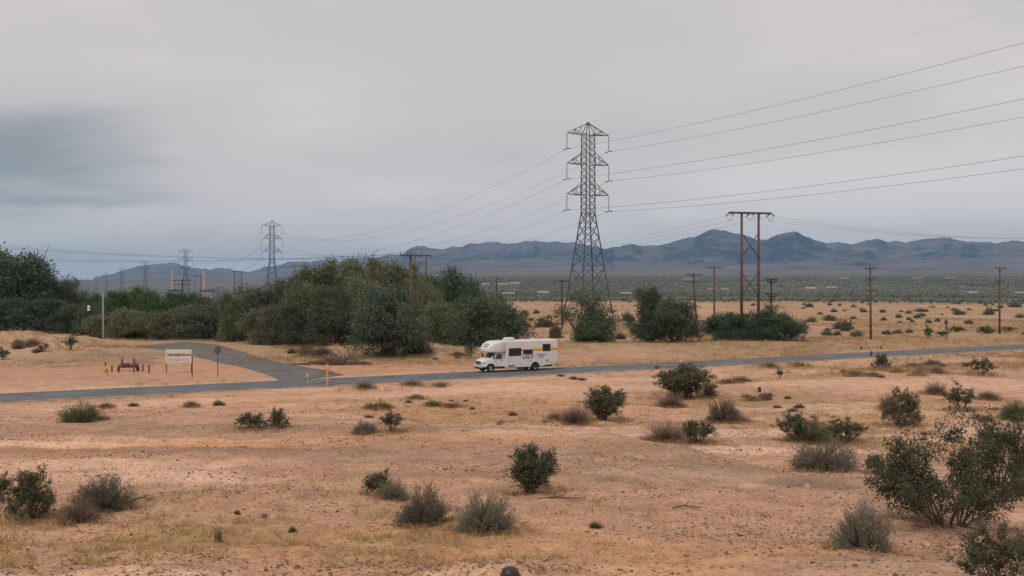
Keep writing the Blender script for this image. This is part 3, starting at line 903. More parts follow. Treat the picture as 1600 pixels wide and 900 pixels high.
tree(-30, 185, 110, 415, 1, DARK, 'dark tree half cut off by the left picture edge behind the dirt mound', g1)
tree(78, 195, 85, 430, 3, TEAL, 'rounded dark tree just right of the tallest tree in the left grove', g1)
tree(112, 200, 52, 434, 5, GREYG, 'airy grey green tree at the right end of the tall left grove', g1)
tree(60, 178, 120, 468, 2, DARK, 'low dark tree directly behind the dirt mound on the left', g1)
tree(5, 175, 90, 470, 4, DARK, 'low dark bushy tree behind the mound by the left picture edge', g1)
tree(110, 176, 70, 478, 4, TEAL, 'low dark tree behind the right end of the dirt mound', g1)
g2 = 'hedge of scrubby trees behind the side road'
for px, Y, wp, tp, v_, c_, lb in (
    (165, 168, 66, 492, 2, BROWNISH, 'leftmost grey brown scrub tree of the hedge behind the side road'),
    (205, 166, 66, 484, 4, OLIVE, 'olive scrub tree in the hedge, second from the dirt mound'),
    (245, 164, 66, 488, 2, OLIVE, 'yellowish green scrub tree in the middle of the hedge above the white sign'),
    (285, 166, 64, 480, 4, BROWNISH, 'grey brown scrub tree in the hedge above the far end of the side road'),
    (150, 172, 60, 480, 4, DARK, 'dark scrub tree filling the gap between dirt mound and hedge'),
    (352, 168, 54, 474, 4, GREYG, 'grey green scrub tree touching the left end of the middle grove'),
    (325, 166, 62, 478, 2, GREYG, 'grey green scrub tree at the right end of the hedge by the dirt bank')):
    tree(px, Y, wp, tp, v_, c_, lb, g2, 'scrub_tree')
g3 = 'fresh green thicket behind the hedge'
for px, Y, wp, tp, v_, lb in (
    (140, 232, 50, 462, 4, 'fresh green thicket tree behind the pale pole, leftmost of its row'),
    (185, 228, 58, 455, 2, 'fresh green thicket tree just right of the pale pole'),
    (228, 226, 56, 452, 4, 'fresh green thicket tree, tallest in the middle of the bright row'),
    (270, 230, 52, 457, 2, 'fresh green thicket tree below the twin smokestacks'),
    (312, 232, 48, 461, 4, 'fresh green thicket tree at the right end of the bright row'),
    (352, 236, 42, 466, 2, 'last low green thicket tree of the bright row, before the middle grove')):
    tree(px, Y, wp, tp, v_, FRESH, lb, g3, 'thicket_tree')
g4 = 'trees of the large grove in the middle'
for px, Y, wp, tp, v_, c_, lb in (
    (392, 160, 78, 448, 5, GREYG, 'grey green tree with bare twigs at the left end of the middle grove'),
    (440, 165, 92, 436, 1, TEAL, 'dark round tree near the left end of the middle grove'),
    (462, 150, 74, 470, 2, TEAL, 'low dark tree at the front left of the middle grove beside the dirt bank'),
    (500, 168, 90, 416, 0, OLIVE, 'olive tree in the middle grove, left of the tallest crown'),
    (552, 172, 108, 403, 3, OLIVE, 'tallest olive crown in the middle grove'),
    (596, 168, 84, 408, 0, BROWNISH, 'brownish green tree just left of the tall wooden pole'),
    (636, 170, 72, 416, 1, OLIVE, 'olive tree behind the tall wooden pole'),
    (520, 148, 80, 448, 2, TEAL, 'dark tree in the middle of the grove behind the low dirt bank'),
    (408, 150, 62, 482, 4, BROWNISH, 'low brownish scrub at the left foot of the middle grove'),
    (672, 152, 66, 452, 4, BROWNISH, 'brownish tree right of the tall wooden pole at the foot of the grove'),
    (706, 178, 88, 422, 1, DARK, 'darkest tall tree at the right end of the middle grove'),
    (738, 172, 62, 448, 3, DARK, 'dark tree stepping down at the right edge of the middle grove'),
    (368, 158, 60, 462, 4, OLIVE, 'olive tree linking the hedge with the middle grove'),
    (478, 158, 70, 440, 1, OLIVE, 'olive tree in the second row of the middle grove'),
    (574, 152, 80, 440, 4, OLIVE, 'light olive tree low in the centre of the middle grove'),
    (660, 160, 70, 436, 3, OLIVE, 'olive tree just right of the tall wooden pole'),
    (720, 150, 64, 468, 4, TEAL, 'low green tree between the dark tall tree and the motorhome'),
    (690, 142, 70, 474, 2, OLIVE, 'low olive tree at the front right of the middle grove')):
    tree(px, Y, wp, tp, v_, c_, lb, g4)
tree(602, 119, 108, 452, 2, (0.095, 0.122, 0.082), 'large grey green tree standing forward by the road junction', None)
tree(640, 121, 62, 498, 4, GREYG, 'low grey green tree leaning out right of the junction tree', None)
tree(762, 136, 118, 470, 4, TEAL, 'spreading dark green tree right behind the front of the motorhome', None)
tree(785, 140, 52, 462, 6, TEAL, 'thin airy tree top rising behind the motorhome roof', None)
tree(914, 150, 88, 456, 5, (0.108, 0.132, 0.07), 'airy green tree at the foot of the near lattice tower', None)
tree(928, 148, 60, 500, 4, TEAL, 'low dense shrub at the right foot of the near lattice tower', None, 'large_shrub', cat_='shrub')
tree(1016, 152, 64, 448, 3, (0.085, 0.115, 0.066), 'taller left half of the dark tree clump left of the leaning pole', None)
tree(1052, 149, 84, 470, 2, TEAL, 'broad right half of the dark tree clump beside the leaning pole', None)
g5 = 'dark shrubs below the two legged wooden pylon'
tree(1128, 154, 62, 490, 4, DARK, 'left shrub of the dark clump below the two legged wooden pylon', g5, 'large_shrub', cat_='shrub')
tree(1176, 152, 84, 488, 4, DARK, 'middle shrub of the dark clump below the two legged wooden pylon', g5, 'large_shrub', cat_='shrub')
tree(1226, 150, 66, 492, 2, TEAL, 'right rounded shrub of the dark clump, nearest the road', g5, 'large_shrub', cat_='shrub')
tree(1208, 153, 58, 476, 6, TEAL, 'upright open shrub around the short dark pole', g5, 'large_shrub', cat_='shrub')

# ------------------------------------------------------------------ FOREGROUND BUSHES
CRE = [creosote_meshes(20 + k, 1.6, 1.35, 13 + 2 * k, 6, 4, 15, tuft=0.03, droop=0.3 + 0.1 * k) for k in range(6)]
CRE_BIG = creosote_meshes(49, 2.9, 2.3, 20, 13, 4, 20, (0.055, 0.026), tuft=0.036, droop=0.70, smin=0.28, spmin=0.2)
CRE_ROUND = creosote_meshes(48, 1.6, 1.35, 24, 8, 4, 16, tuft=0.03, droop=0.30, smin=0.2)
DOM = [dome_meshes(50 + k, 1.2, 0.8, 1100, 11000, (0.045, 0.012), 0.8) for k in range(4)]
DRY = [dome_meshes(60 + k, 1.2, 0.8, 1800, 900, (0.03, 0.008), 0.6, 0.14) for k in range(2)]
BRM = [dome_meshes(70, 1.2, 0.7, 1600, 6000, (0.09, 0.007), 1.6, 0.10)]
_r = np.random.default_rng(91)
_q = _r.normal(0, 0.42, (420, 2))
_p0 = np.concatenate([_q, _r.uniform(0.0, 0.035, (420, 1))], 1)
_p1 = _p0 + np.concatenate([_r.normal(0, 0.09, (420, 2)), _r.uniform(0, 0.05, (420, 1))], 1)
LITTER = np_mesh('litter', *strands(_p0, _p1, _r.uniform(0.003, 0.009, 420), _r, 0.1), False, TWIG)
KIND = {'C': (CRE, 1.6, 1.35, (0.098, 0.103, 0.056), None), 'S': (DOM, 1.2, 0.8, (0.205, 0.205, 0.15), (0.16, 0.125, 0.10)),
        'D': (DRY, 1.2, 0.8, (0.21, 0.15, 0.115), (0.215, 0.15, 0.12)), 'G': (BRM, 1.2, 0.7, (0.115, 0.125, 0.06), (0.12, 0.12, 0.065)),
        'R': ([CRE_ROUND], 1.6, 1.35, (0.098, 0.103, 0.056), None),
        'B': ([CRE_BIG], 2.9, 2.3, (0.080, 0.088, 0.048), None)}
CATN = {'C': 'creosote_bush', 'R': 'creosote_bush', 'B': 'creosote_bush', 'S': 'saltbush', 'D': 'dry_bush', 'G': 'broom_bush'}
rngb = random.Random(9)
SKIRT = []
nb = 0
def bush(k, px, py, wpx, hpx, label, group=None, colr=None, Y=None):
    global nb
    X, Y_, z = ground_at(px, py) if Y is None else at_depth(px, Y)
    fam, dw, dh, lc, tcq = KIND[k]
    me = fam[nb % len(fam)]; nb += 1
    if Y_ < 125 and wpx > 22: SKIRT.append((X, Y_, wpx * Y_ / F))
    w_ = wpx * Y_ / F; h_ = hpx * Y_ / F
    r = thing(CATN[k], label, 'bush', (X, Y_, z - 0.02), rngb.uniform(0, 6.28), group, (w_ / dw, w_ / dw, h_ / dh))
    a = link('stems' if tcq is None else 'twigs', me[0], r)
    if tcq: a.color = (*tcq, 1)
    b = link('foliage', me[1], r)
    if Y_ < 60 and wpx > 30:
        lt = link('litter', LITTER, r); lt.color = (0.17, 0.12, 0.09, 1); lt['kind'] = 'stuff'
    lc = colr or lc
    j = rngb.uniform(0.9, 1.12)
    b.color = (*[q * j for q in lc], 1)
    return r
YEL = (0.15, 0.135, 0.065)
for row in (
    ('R', 827, 772, 92, 76, 'dark green creosote bush standing alone in the centre foreground'),
    ('S', 755, 830, 92, 62, 'grey green saltbush below the lone creosote, right one of the foreground pair'),
    ('S', 661, 820, 84, 62, 'brownish grey saltbush, left one of the foreground pair', (0.155, 0.145, 0.105)),
    ('C', 592, 774, 52, 44, 'small creosote with thin stems behind the foreground pair of saltbushes'),
    ('S', 613, 780, 48, 30, 'small pale saltbush under the thin creosote behind the foreground pair'),
    ('C', 50, 808, 78, 84, 'tall thin creosote bush at the lower left'),
    ('D', 122, 816, 62, 46, 'pale brown dry bush between the lower left creosote and the grey saltbush'),
    ('S', 160, 795, 92, 52, 'wide grey saltbush at the lower left', (0.15, 0.145, 0.105)),
    ('C', 2, 782, 44, 44, 'creosote bush cut by the left picture edge'),
    ('G', 128, 660, 72, 30, 'low green broom bush on the bare ground at the left'),
    ('C', 392, 668, 50, 26, 'left one of two low dark creosotes on the crest left of centre'),
    ('C', 432, 667, 36, 32, 'right taller one of two low dark creosotes on the crest left of centre'),
    ('S', 570, 676, 36, 18, 'small grey bush left of a sparse creosote above the crest'),
    ('C', 613, 674, 42, 34, 'sparse small creosote beside the small grey bush above the crest'),
    ('R', 940, 656, 82, 52, 'yellowish creosote bush in the middle distance below the motorhome rear', (0.13, 0.125, 0.065)),
    ('D', 898, 660, 66, 32, 'brown dry bush at the left foot of the yellowish creosote'),
    ('D', 868, 657, 30, 17, 'small round dry tuft left of the brown bush'),
    ('R', 1064, 622, 104, 54, 'wide olive creosote bush in front of the road right of the motorhome', (0.115, 0.115, 0.062)),
    ('D', 1048, 636, 50, 26, 'brown dry bush under the wide olive creosote'),
    ('D', 1108, 619, 26, 26, 'small bare twiggy bush at the right of the wide olive creosote'),
    ('D', 1042, 690, 74, 38, 'brown feathery dry bush on the crest right of centre'),
    ('C', 1092, 692, 62, 44, 'dark green creosote on the crest beside the brown feathery bush'),
    ('S', 1132, 658, 56, 38, 'grey green mounded bush on a low hump right of centre', (0.165, 0.15, 0.10)),
    ('D', 1152, 662, 44, 22, 'brown dry fringe beside the grey green mounded bush'),
    ('C', 1244, 690, 62, 46, 'dark creosote left of the green broom at the right of the wash'),
    ('G', 1266, 692, 66, 38, 'soft green broom bush between two dark creosotes'),
    ('C', 1322, 692, 74, 40, 'low spreading creosote right of the green broom', (0.115, 0.115, 0.055)),
    ('S', 1288, 735, 102, 46, 'wide grey mounded saltbush at the crest on the right', (0.17, 0.155, 0.115)),
    ('C', 1370, 740, 38, 34, 'small dark creosote right of the wide grey saltbush'),
    ('C', 1412, 666, 66, 64, 'tall yellow green bush with wispy top on the right', YEL),
    ('D', 1388, 640, 36, 30, 'brown dry bush behind the tall yellow green bush'),
    ('C', 1502, 642, 58, 42, 'thin open creosote on the right beyond the big bush'),
    ('D', 1463, 616, 40, 24, 'dark brown dry bush behind the thin open creosote'),
    ('D', 1545, 625, 46, 18, 'low brown bush right of the thin open creosote'),
    ('G', 1585, 654, 50, 28, 'green broom bush by the right picture edge'),
    ('B', 1488, 822, 236, 178, 'largest dark creosote bush in the right foreground'),
    ('C', 1560, 762, 130, 118, 'creosote behind the largest bush rising at its right'),
    ('S', 1345, 856, 92, 72, 'pale sage grey saltbush in the right foreground'),
    ('C', 1556, 925, 120, 108, 'creosote cut by the bottom edge in the right corner'),
    ('C', 1625, 900, 80, 90, 'creosote cut by the right edge in the bottom corner'),
    ('C', 1600, 770, 40, 82, 'sparse creosote cut by the right picture edge'),
    ('C', 1377, 576, 30, 26, 'small creosote at the near edge of the road below the tall pole'),
    ('C', 1534, 586, 46, 28, 'rounded creosote near the road at the right'),
    ('C', 1219, 590, 15, 15, 'tiny round dark bush alone on the bare ground below the road'),
    ('G', 931, 825, 20, 11, 'tiny bright green plant on bare soil right of the saltbushes', (0.06, 0.13, 0.03)),
    ('G', 457, 832, 16, 10, 'tiny green plant in the straw grass left of centre', (0.06, 0.10, 0.035)),
    ('G', 370, 803, 12, 7, 'tiniest dark green plant in the straw grass at the left', (0.06, 0.08, 0.045)),
    ('D', 340, 848, 18, 30, 'withered brown stalk standing in the straw grass'),
    ('C', 67, 549, 20, 13, 'round dark bush on the slope of the dirt mound, left one', DARK),
    ('C', 110, 546, 26, 22, 'round dark bush at the right end of the dirt mound', DARK),
    ('C', 4, 562, 20, 20, 'round dark bush at the foot of the mound by the left picture edge', DARK),
    ('G', 30, 540, 24, 10, 'pale green low bush on the crown of the dirt mound'),
    ('G', 458, 552, 20, 8, 'small yellow green bush on the bank beside the side road'),
    ('G', 480, 549, 26, 10, 'larger yellow green bush on the bank left of the junction tree'),
    ('C', 735, 558, 22, 22, 'dark bush beside the front bumper of the motorhome', DARK),
    ('D', 643, 601, 34, 9, 'low reddish dry bush on the near road verge left of the motorhome', (0.26, 0.16, 0.09)),
    ('C', 1450, 528, 15, 20, 'dark upright bush at the far road side left of the grey sign', DARK),
    ('C', 1474, 525, 24, 10, 'low dark bush just left of the grey sign post', DARK),
    ('C', 1494, 519, 30, 10, 'long low dark bush behind the grey sign post', DARK),
    ('C', 1541, 521, 28, 13, 'dark flat bush left of the far right pole', DARK),
    ('C', 1576, 518, 30, 8, 'flat dark bush right of the far right pole', DARK)):
    k, px, py, wp, hp, lb = row[:6]
    bush(k, px, py, wp, hp, lb, None, row[6] if len(row) > 6 else None)
rq_ = random.Random(5)
for (cx, cy, sx, sy, n_), where in zip(((700, 632, 70, 12, 12), (790, 655, 40, 10, 8), (1130, 600, 60, 12, 10), (1180, 630, 70, 18, 16), (1250, 655, 40, 14, 8), (1320, 583, 90, 6, 10), (1480, 578, 80, 8, 14), (620, 640, 60, 8, 6), (1440, 690, 60, 25, 8), (1540, 640, 50, 25, 8), (300, 635, 150, 8, 8), (560, 604, 60, 3, 6), (880, 592, 60, 3, 5), (1210, 573, 60, 3, 5), (60, 540, 60, 10, 8), (500, 556, 40, 6, 8), (690, 560, 45, 7, 8)), (
        'left of the motorhome, below the road', 'below the motorhome, above the crest', 'before the wide olive creosote right of the motorhome', 'around the grey green mound right of centre', 'left of the soft green broom', 'on the near verge left of the three tier pole', 'on the near verge below the far right pole', 'around the sparse small creosote', 'behind the largest foreground bush', 'before the green broom at the right edge', 'on the bare ground below the white board', 'on the near verge by the yellow post', 'on the near verge below the motorhome', 'on the near verge right of the wide olive creosote', 'on the dirt mound at the left', 'on the bank left of the junction tree', 'on the bank between junction tree and motorhome')):
    for k in range(int(n_ * 0.6)):
        px, py = rq_.gauss(cx, sx * 0.6), rq_.gauss(cy, sy * 0.6)
        X, Y, z = ground_at(px, py)
        if abs(road_d(X, Y)) < ROAD_HW + 1.2 or float(side_mask(np.array([X]), np.array([Y]))[0]) > 0.5: continue
        sz = rq_.uniform(8, 22)
        bush(rq_.choice('DDDGS'), px, py, sz * 1.4, sz * rq_.uniform(0.4, 0.65), 'low dry tuft ' + where, 'low dry tufts', rq_.choice([None, (0.26, 0.19, 0.12), (0.17, 0.155, 0.09), (0.24, 0.17, 0.12)]))
# small shrubs strewn over the tan field beyond the road, each a bush of its own
fixed = [(1268, 503, 16, 8), (1297, 501, 20, 9), (1292, 524, 18, 9), (1318, 514, 30, 14), (1338, 526, 20, 10), (1308, 524, 14, 7), (1386, 522, 18, 6), (1420, 520, 12, 6),
         (820, 493, 16, 8), (838, 490, 12, 6), (803, 500, 14, 5), (858, 497, 12, 5), (980, 502, 22, 14), (970, 530, 18, 10), (850, 512, 36, 16), (868, 528, 24, 22), (990, 520, 14, 8),
         (1265, 480, 14, 6), (1420, 490, 12, 5), (1500, 492, 18, 7), (1545, 492, 16, 12), (1350, 488, 14, 5), (1440, 487, 20, 5), (1585, 480, 20, 8)]
rf = random.Random(21)
for k in range(95):
    Y = 150 + 330 * rf.random() ** 0.8
    px = rf.gauss(rf.choice([830, 860, 960, 1290, 1310, 1330, 1440, 1480, 1550, 1590]), 45)
    py = HZ + ZC * F / Y
    s_ = rf.uniform(0.6, 1.7) * F / Y
    fixed.append((px, py, s_ * 1.3, s_ * rf.uniform(0.4, 0.75)))
FIELD = [dome_meshes(80 + k, 1.6, 1.0, 260, 1500, (0.16, 0.07), 0.4, 0.14) for k in range(3)]
for k, (px, py, wp, hp) in enumerate(fixed):
    X, Y, z = ground_at(px, py)
    if abs(road_d(X, Y)) < 6 or Y < 110: continue
    w_ = wp * Y / F; h_ = hp * Y / F
    r = thing('desert_shrub', 'small dark field shrub ' + ('left of the near lattice tower' if px < 900 else 'between the near lattice tower and the leaning pole' if px < 1090 else 'between the leaning pole and the three tier pole' if px < 1361 else 'between the three tier pole and the far right pole' if px < 1562 else 'right of the far right pole'), 'shrub', (X, Y, z - 0.03), rf.uniform(0, 6.28), 'small shrubs strewn over the tan field', (w_ / 1.6, w_ / 1.6, h_ / 1.0))
    link('twigs', FIELD[k % 3][0], r).color = (0.12, 0.095, 0.07, 1)
    c = link('foliage', FIELD[k % 3][1], r); q = rf.uniform(0.8, 1.5); c.color = (0.125 * q, 0.125 * q, 0.08 * q, 1)

# ------------------------------------------------------------------ DRY GRASS, CLODS, FAR SCRUB (stuff)
def dry_grass():
    rng = np.random.default_rng(33)
    n = 90000
    Y = 11 + 290 * rng.uniform(0, 1, n) ** 1.9
    Y[:42000] = rng.uniform(106, 260, 42000)
    X = rng.uniform(-0.58, 0.58, n) * Y
    keep = rng.uniform(0, 1, n) < grass_mask(X, Y) ** 1.1 * 1.0 + 0.006
    keep &= np.abs(road_d(X, Y)) > ROAD_HW + 0.5
    X, Y = X[keep], Y[keep]
    for bx0, by0, bw in SKIRT:
        k = int(10 + 26 * min(bw, 2.5)); a = rng.uniform(0, 6.28, k); q = bw * (0.32 + 0.28 * np.abs(rng.normal(size=k)))
        X = np.concatenate([X, bx0 + q * np.cos(a)]); Y = np.concatenate([Y, by0 + q * np.sin(a)])
    ok = np.abs(road_d(X, Y)) > ROAD_HW + 0.5
    X, Y = X[ok], Y[ok]
    Z = height(X, Y)
    per = 9
    n = len(X)
    sz = rng.uniform(0.5, 1.3, (n, 1, 1)) * np.where(Y < 100, np.clip(0.085 + Y / 420, 0.1, 0.33), 0.36)[:, None, None]
    b = np.stack([X, Y, Z], -1)[:, None, :] + rng.normal(size=(n, per, 3)) * np.array((0.5, 0.5, 0)) * sz
    d = rng.normal(size=(n, per, 3)) * np.array((0.55, 0.55, 0.1)) + np.array((0, 0, 0.85))
    P1 = b + d * sz
    V, Fq = strands(b.reshape(-1, 3), P1.reshape(-1, 3), (rng.uniform(0.02, 0.045, (n, per, 1)) * sz).ravel(), rng, 0.12)
    o = link('dry_grass', np_mesh('dry_grass', V, Fq, False, leaf_mat('straw_blades', 0.25, 0.35, 0.9)))
    o.color = (0.40, 0.255, 0.125, 1)
    tag(o, 'short straw coloured dry grass growing in patches', 'grass', kind='stuff')
dry_grass()
def blobs(name, X, Y, Z, S, rng, material, flat=0.6, colr=None, label=None, cat_=None, sub=True):
    """small irregular lumps joined into one mesh"""
    base = np.array([(1, 0, 0), (0.31, 0.95, 0), (-0.81, 0.59, 0), (-0.81, -0.59, 0), (0.31, -0.95, 0), (0.5, 0.36, 0.8), (-0.19, 0.59, 0.85), (-0.62, 0, 0.8), (-0.19, -0.59, 0.85), (0.5, -0.36, 0.8), (0, 0, 1.15)], float)
    tri = []
    for k in range(5):
        a, b = k, (k + 1) % 5
        tri += [(a, b, 5 + a), (b, 5 + b, 5 + a), (5 + a, 5 + b, 10)]
    tri = np.array(tri)
    n = len(X)
    a = rng.uniform(0, 6.28, n)
    j = base[None] * (1 + 0.35 * rng.normal(size=(n, 11, 1))).clip(0.35, 1.8)
    sx = S * rng.uniform(0.7, 1.3, n); sy = S * rng.uniform(0.7, 1.3, n)
    x = j[:, :, 0] * sx[:, None]; y = j[:, :, 1] * sy[:, None]
    V = np.stack([X[:, None] + x * np.cos(a)[:, None] - y * np.sin(a)[:, None], Y[:, None] + x * np.sin(a)[:, None] + y * np.cos(a)[:, None],
                  Z[:, None] - 0.15 * S[:, None] * flat + j[:, :, 2] * S[:, None] * flat], -1).reshape(-1, 3)
    Fq = (tri[None] + (np.arange(n) * 11)[:, None, None]).reshape(-1, 3)
    o = link(name, np_mesh(name, V, Fq, False, material))
    if colr: o.color = (*colr, 1)
    return tag(o, label, cat_, kind='stuff')
rg = np.random.default_rng(44)
n = 62000
Y = 11 + 62 * rg.uniform(0, 1, n) ** 1.5; X = rg.uniform(-0.56, 0.56, n) * Y
keep = rg.uniform(0, 1, n) < 0.12 + 0.9 * sstep(-0.05, 0.45, fbm(X * 0.16, Y * 0.4, 4, 61))
X, Y = X[keep], Y[keep]
blobs('gravel', X, Y, height(X, Y), 0.009 + 0.026 * rg.uniform(0, 1, len(X)) ** 5 + Y * 0.0004, rg, leaf_mat('stone', 0.0, 0.45, 0.95), 0.65, (0.19, 0.12, 0.083), 'brown clods and small stones strewn on the sand', 'gravel')
# creosote scrub of the plain, far beyond counting
n = 60000
R = 470 + 2500 * rg.uniform(0, 1, n) ** 1.35; a = rg.uniform(-0.56, 0.56, n)
X, Y = R * np.sin(a), R * np.cos(a)
dn = 0.55 + 0.8 * fbm(X * 0.006, Y * 0.02, 3, 95) + 0.9 * np.exp(-((R - 520) / 26) ** 2) + 0.8 * np.exp(-((R - 690) / 40) ** 2) - 0.5 * np.exp(-((R - 600) / 35) ** 2)
keep = (rg.uniform(0, 1, n) < dn) & (np.abs(Y - 2005) > 30)
X, Y, R = X[keep], Y[keep], R[keep]
blobs('desert_scrub', X, Y, height(X, Y), rg.uniform(0.4, 1.0, len(X)) * np.clip(R / 1000, 1.0, 1.8), rg, leaf_mat('far_scrub', 0.1, 0.5, 0.95), 0.85, (0.082, 0.094, 0.066), 'dark creosote scrub covering the far plain', 'scrub')

# ------------------------------------------------------------------ LATTICE TOWERS
STEEL = mat('weathered_steel', (0.105, 0.115, 0.125), 0.6, 0.3, noise=0.25, nscale=1.5)
GLASS_INS = mat('insulator_brown', (0.10, 0.085, 0.08), 0.35)
WIRE = mat('conductor_wire', (0.12, 0.12, 0.125), 0.55, 0.4)
WOOD = mat('creosoted_pole_wood', (0.135, 0.082, 0.055), 0.9, noise=0.35, nscale=3)
WOOD_D = mat('dark_pole_wood', (0.055, 0.042, 0.036), 0.9, noise=0.3, nscale=3)
TOW_LINE = Vector((-121, 252, 0))
TOW_ROT = math.atan2(121, 252)                # arms (local X) stand across the line
ARM = 4.6
LV = (37.6, 31.9, 26.1)
WAIST, PEAK = 22.6, 39.8
def half(z):
    if z >= WAIST: return 0.92 + 0.14 * max(0, (26 - z)) / 3.4 * 0.3
    return 0.92 + (3.85 - 0.92) * (WAIST - z) / WAIST
def beam(b, p, q, r):
    """angle-iron member: thin square bar"""
    b.tube([p, q], r, 4, cap=False, smooth=False)
def tower_meshes():
    m = {}
    sg = ((-1, -1), (1, -1), (1, 1), (-1, 1))
    legs = []
    for sx, sy in sg:
        b = MB()
        b.tube([(sx * half(0), sy * half(0), -0.3), (sx * half(WAIST), sy * half(WAIST), WAIST), (sx * 0.92, sy * 0.92, LV[0])], [0.15, 0.12, 0.095], 4, smooth=False)
        b.tube([(sx * half(0), sy * half(0), -0.3), (sx * half(0), sy * half(0), 0.35)], 0.35, 8)
        legs.append(b.mesh('leg', STEEL))
    m['leg'] = legs
    zs = [0.5, 8.0, 12.2, 15.4, 18.0, 20.3, WAIST]
    z = WAIST
    while z < LV[0] - 0.5:
        z = min(z + 1.28, LV[0]); zs.append(z)
    faces = []
    for k in range(4):
        (ax, ay), (bx, by) = sg[k], sg[(k + 1) % 4]
        b = MB()
        for z0, z1 in zip(zs[:-1], zs[1:]):
            h0, h1 = half(z0), half(z1)
            r = 0.068 if z0 < WAIST - .1 else 0.045
            A0, B0, A1, B1 = (ax * h0, ay * h0, z0), (bx * h0, by * h0, z0), (ax * h1, ay * h1, z1), (bx * h1, by * h1, z1)
            if z0 < 1:
                mid = tuple((Vector(A1) + Vector(B1)) / 2)
                beam(b, A0, mid, r); beam(b, B0, mid, r)
                q1, q2 = Vector(A0).lerp(Vector(mid), 0.5), Vector(B0).lerp(Vector(mid), 0.5)
                beam(b, Vector(A0).lerp(Vector(A1), 0.55), q1, r * 0.7); beam(b, Vector(B0).lerp(Vector(B1), 0.55), q2, r * 0.7)
            else:
                beam(b, A0, B1, r); beam(b, B0, A1, r)
            if z1 in LV or z0 < 1 or abs(z1 - WAIST) < .1: beam(b, A1, B1, r)
        faces.append(b.mesh('bracing', STEEL))
    m['bracing'] = faces
    arms = []; ins = []
    for zi, z in enumerate(LV):
        for sx in (-1, 1):
            b = MB()
            tip = Vector((sx * ARM, 0, z + (0.05 if zi else 0.1)))
            up = 2.3 if zi else PEAK - z - 0.1
            for sy in (-1, 1):
                root = Vector((sx * 0.95, sy * 0.95, z)); top = Vector((sx * 0.95, sy * 0.95, z + up)) if zi else Vector((0, sy * 0.15, PEAK))
                beam(b, root, tip, 0.08); beam(b, top, tip, 0.07)
                for t_ in (0.3, 0.6):
                    beam(b, root.lerp(tip, t_), top.lerp(tip, t_ * (1 if zi else 1.0)), 0.045)
                beam(b, root.lerp(tip, 0.3), top.lerp(tip, 0.6), 0.045)
            for t_ in (0.25, 0.5, 0.75):
                beam(b, Vector((sx * 0.95, -0.95, z)).lerp(tip, t_), Vector((sx * 0.95, 0.95, z)).lerp(tip, t_ - 0.25 if t_ < .7 else t_), 0.04)
            arms.append(b.mesh('crossarm', STEEL))
            c = MB()
            prof = []
            for k in range(14):
                h = z - 0.15 - k * 0.19
                prof += [(0.045, h), (0.13, h - 0.05), (0.045, h - 0.11)]
            prof.append((0.045, z - 2.9))
            c.lathe(prof[::-1], 6, Matrix.Translation((sx * ARM, 0, 0)))
            c.tube([(sx * ARM, -0.9, z - 2.95), (sx * ARM, 0.9, z - 2.95)], 0.07, 5)
            c.rbox((sx * ARM, -1.0, z - 3.0), (0.16, 0.34, 0.2)); c.rbox((sx * ARM, 1.0, z - 3.0), (0.16, 0.34, 0.2))
            ins.append(c.mesh('insulator', GLASS_INS))
    m['crossarm'] = arms; m['insulator'] = ins
    b = MB()
    for sx, sy in sg: beam(b, (sx * 0.92, sy * 0.92, LV[0]), (sx * 0.08, sy * 0.08, PEAK), 0.08)
    b.box((0, 0, PEAK), (0.4, 0.4, 0.3))
    m['peak'] = [b.mesh('peak', STEEL)]
    return m
TM = tower_meshes()
tow = []
T1 = Vector((14.5, 190, 0))
names = ['near lattice power tower standing tall right of centre', 'second lattice power tower, rising left of the middle grove', 'third lattice power tower, between the two smokestacks',
         'fourth lattice power tower, against the left mountain slope', 'fifth lattice power tower in the row receding left', 'sixth lattice power tower in the row receding left',
         'seventh lattice power tower, small on the left horizon', 'eighth lattice power tower, tiny on the left horizon', 'farthest tiny lattice power tower beside the left grove']
for k in range(9):
    p = T1 + TOW_LINE * k
    z = H(p.x, p.y)
    r = thing('lattice_tower', names[k], 'power tower', (p.x, p.y, z), TOW_ROT, 'lattice towers of the power line')
    for nm, L_ in TM.items():
        for me in L_: link(nm, me, r)
    tow.append(Vector((p.x, p.y, z)))
rotm = Matrix.Rotation(TOW_ROT, 3, 'Z')
def sag_pts(a, b, sag, n=28):
    out_ = []
    for k in range(n + 1):
        t_ = k / n; p = a.lerp(b, t_); p.z -= 4 * sag * t_ * (1 - t_); out_.append(p)
    return out_
T0 = T1 - TOW_LINE + Vector((0, 0, 13.5))
lab_lv = ('top', 'middle', 'lowest')
for zi, z in enumerate(LV):
    for sx, sd_ in ((-1, 'left'), (1, 'right')):
        loc = rotm @ Vector((sx * ARM, 0, z - 3.0))
        pts = sag_pts(T0 + loc, tow[0] + loc, 6.0, 40)
        for k in range(8): pts += sag_pts(tow[k] + loc, tow[k + 1] + loc, 9.0, 28 if k < 3 else 10)[1:]
        rr = [0.019 + 0.00005 * max(0, p.length - 120) for p in pts]
        b = MB().tube(pts, rr, 5)
        tag(b.build('power_line', WIRE), f'{lab_lv[zi]} power line wire hung from the {sd_} arms of the lattice towers', 'wire', 'wires of the lattice tower line')
pts = sag_pts(T0 + Vector((0, 0, PEAK + 0.3)), tow[0] + Vector((0, 0, PEAK + 0.1)), 5.6, 40)
for k in range(8): pts += sag_pts(tow[k] + Vector((0, 0, PEAK + .1)), tow[k + 1] + Vector((0, 0, PEAK + .1)), 5.5, 14)[1:]
tag(MB().tube(pts, [0.006 + 0.00003 * p.length / 5 for p in pts], 4).build('ground_wire', WIRE), 'thin wire strung over the peaks of the lattice towers', 'wire', 'wires of the lattice tower line')

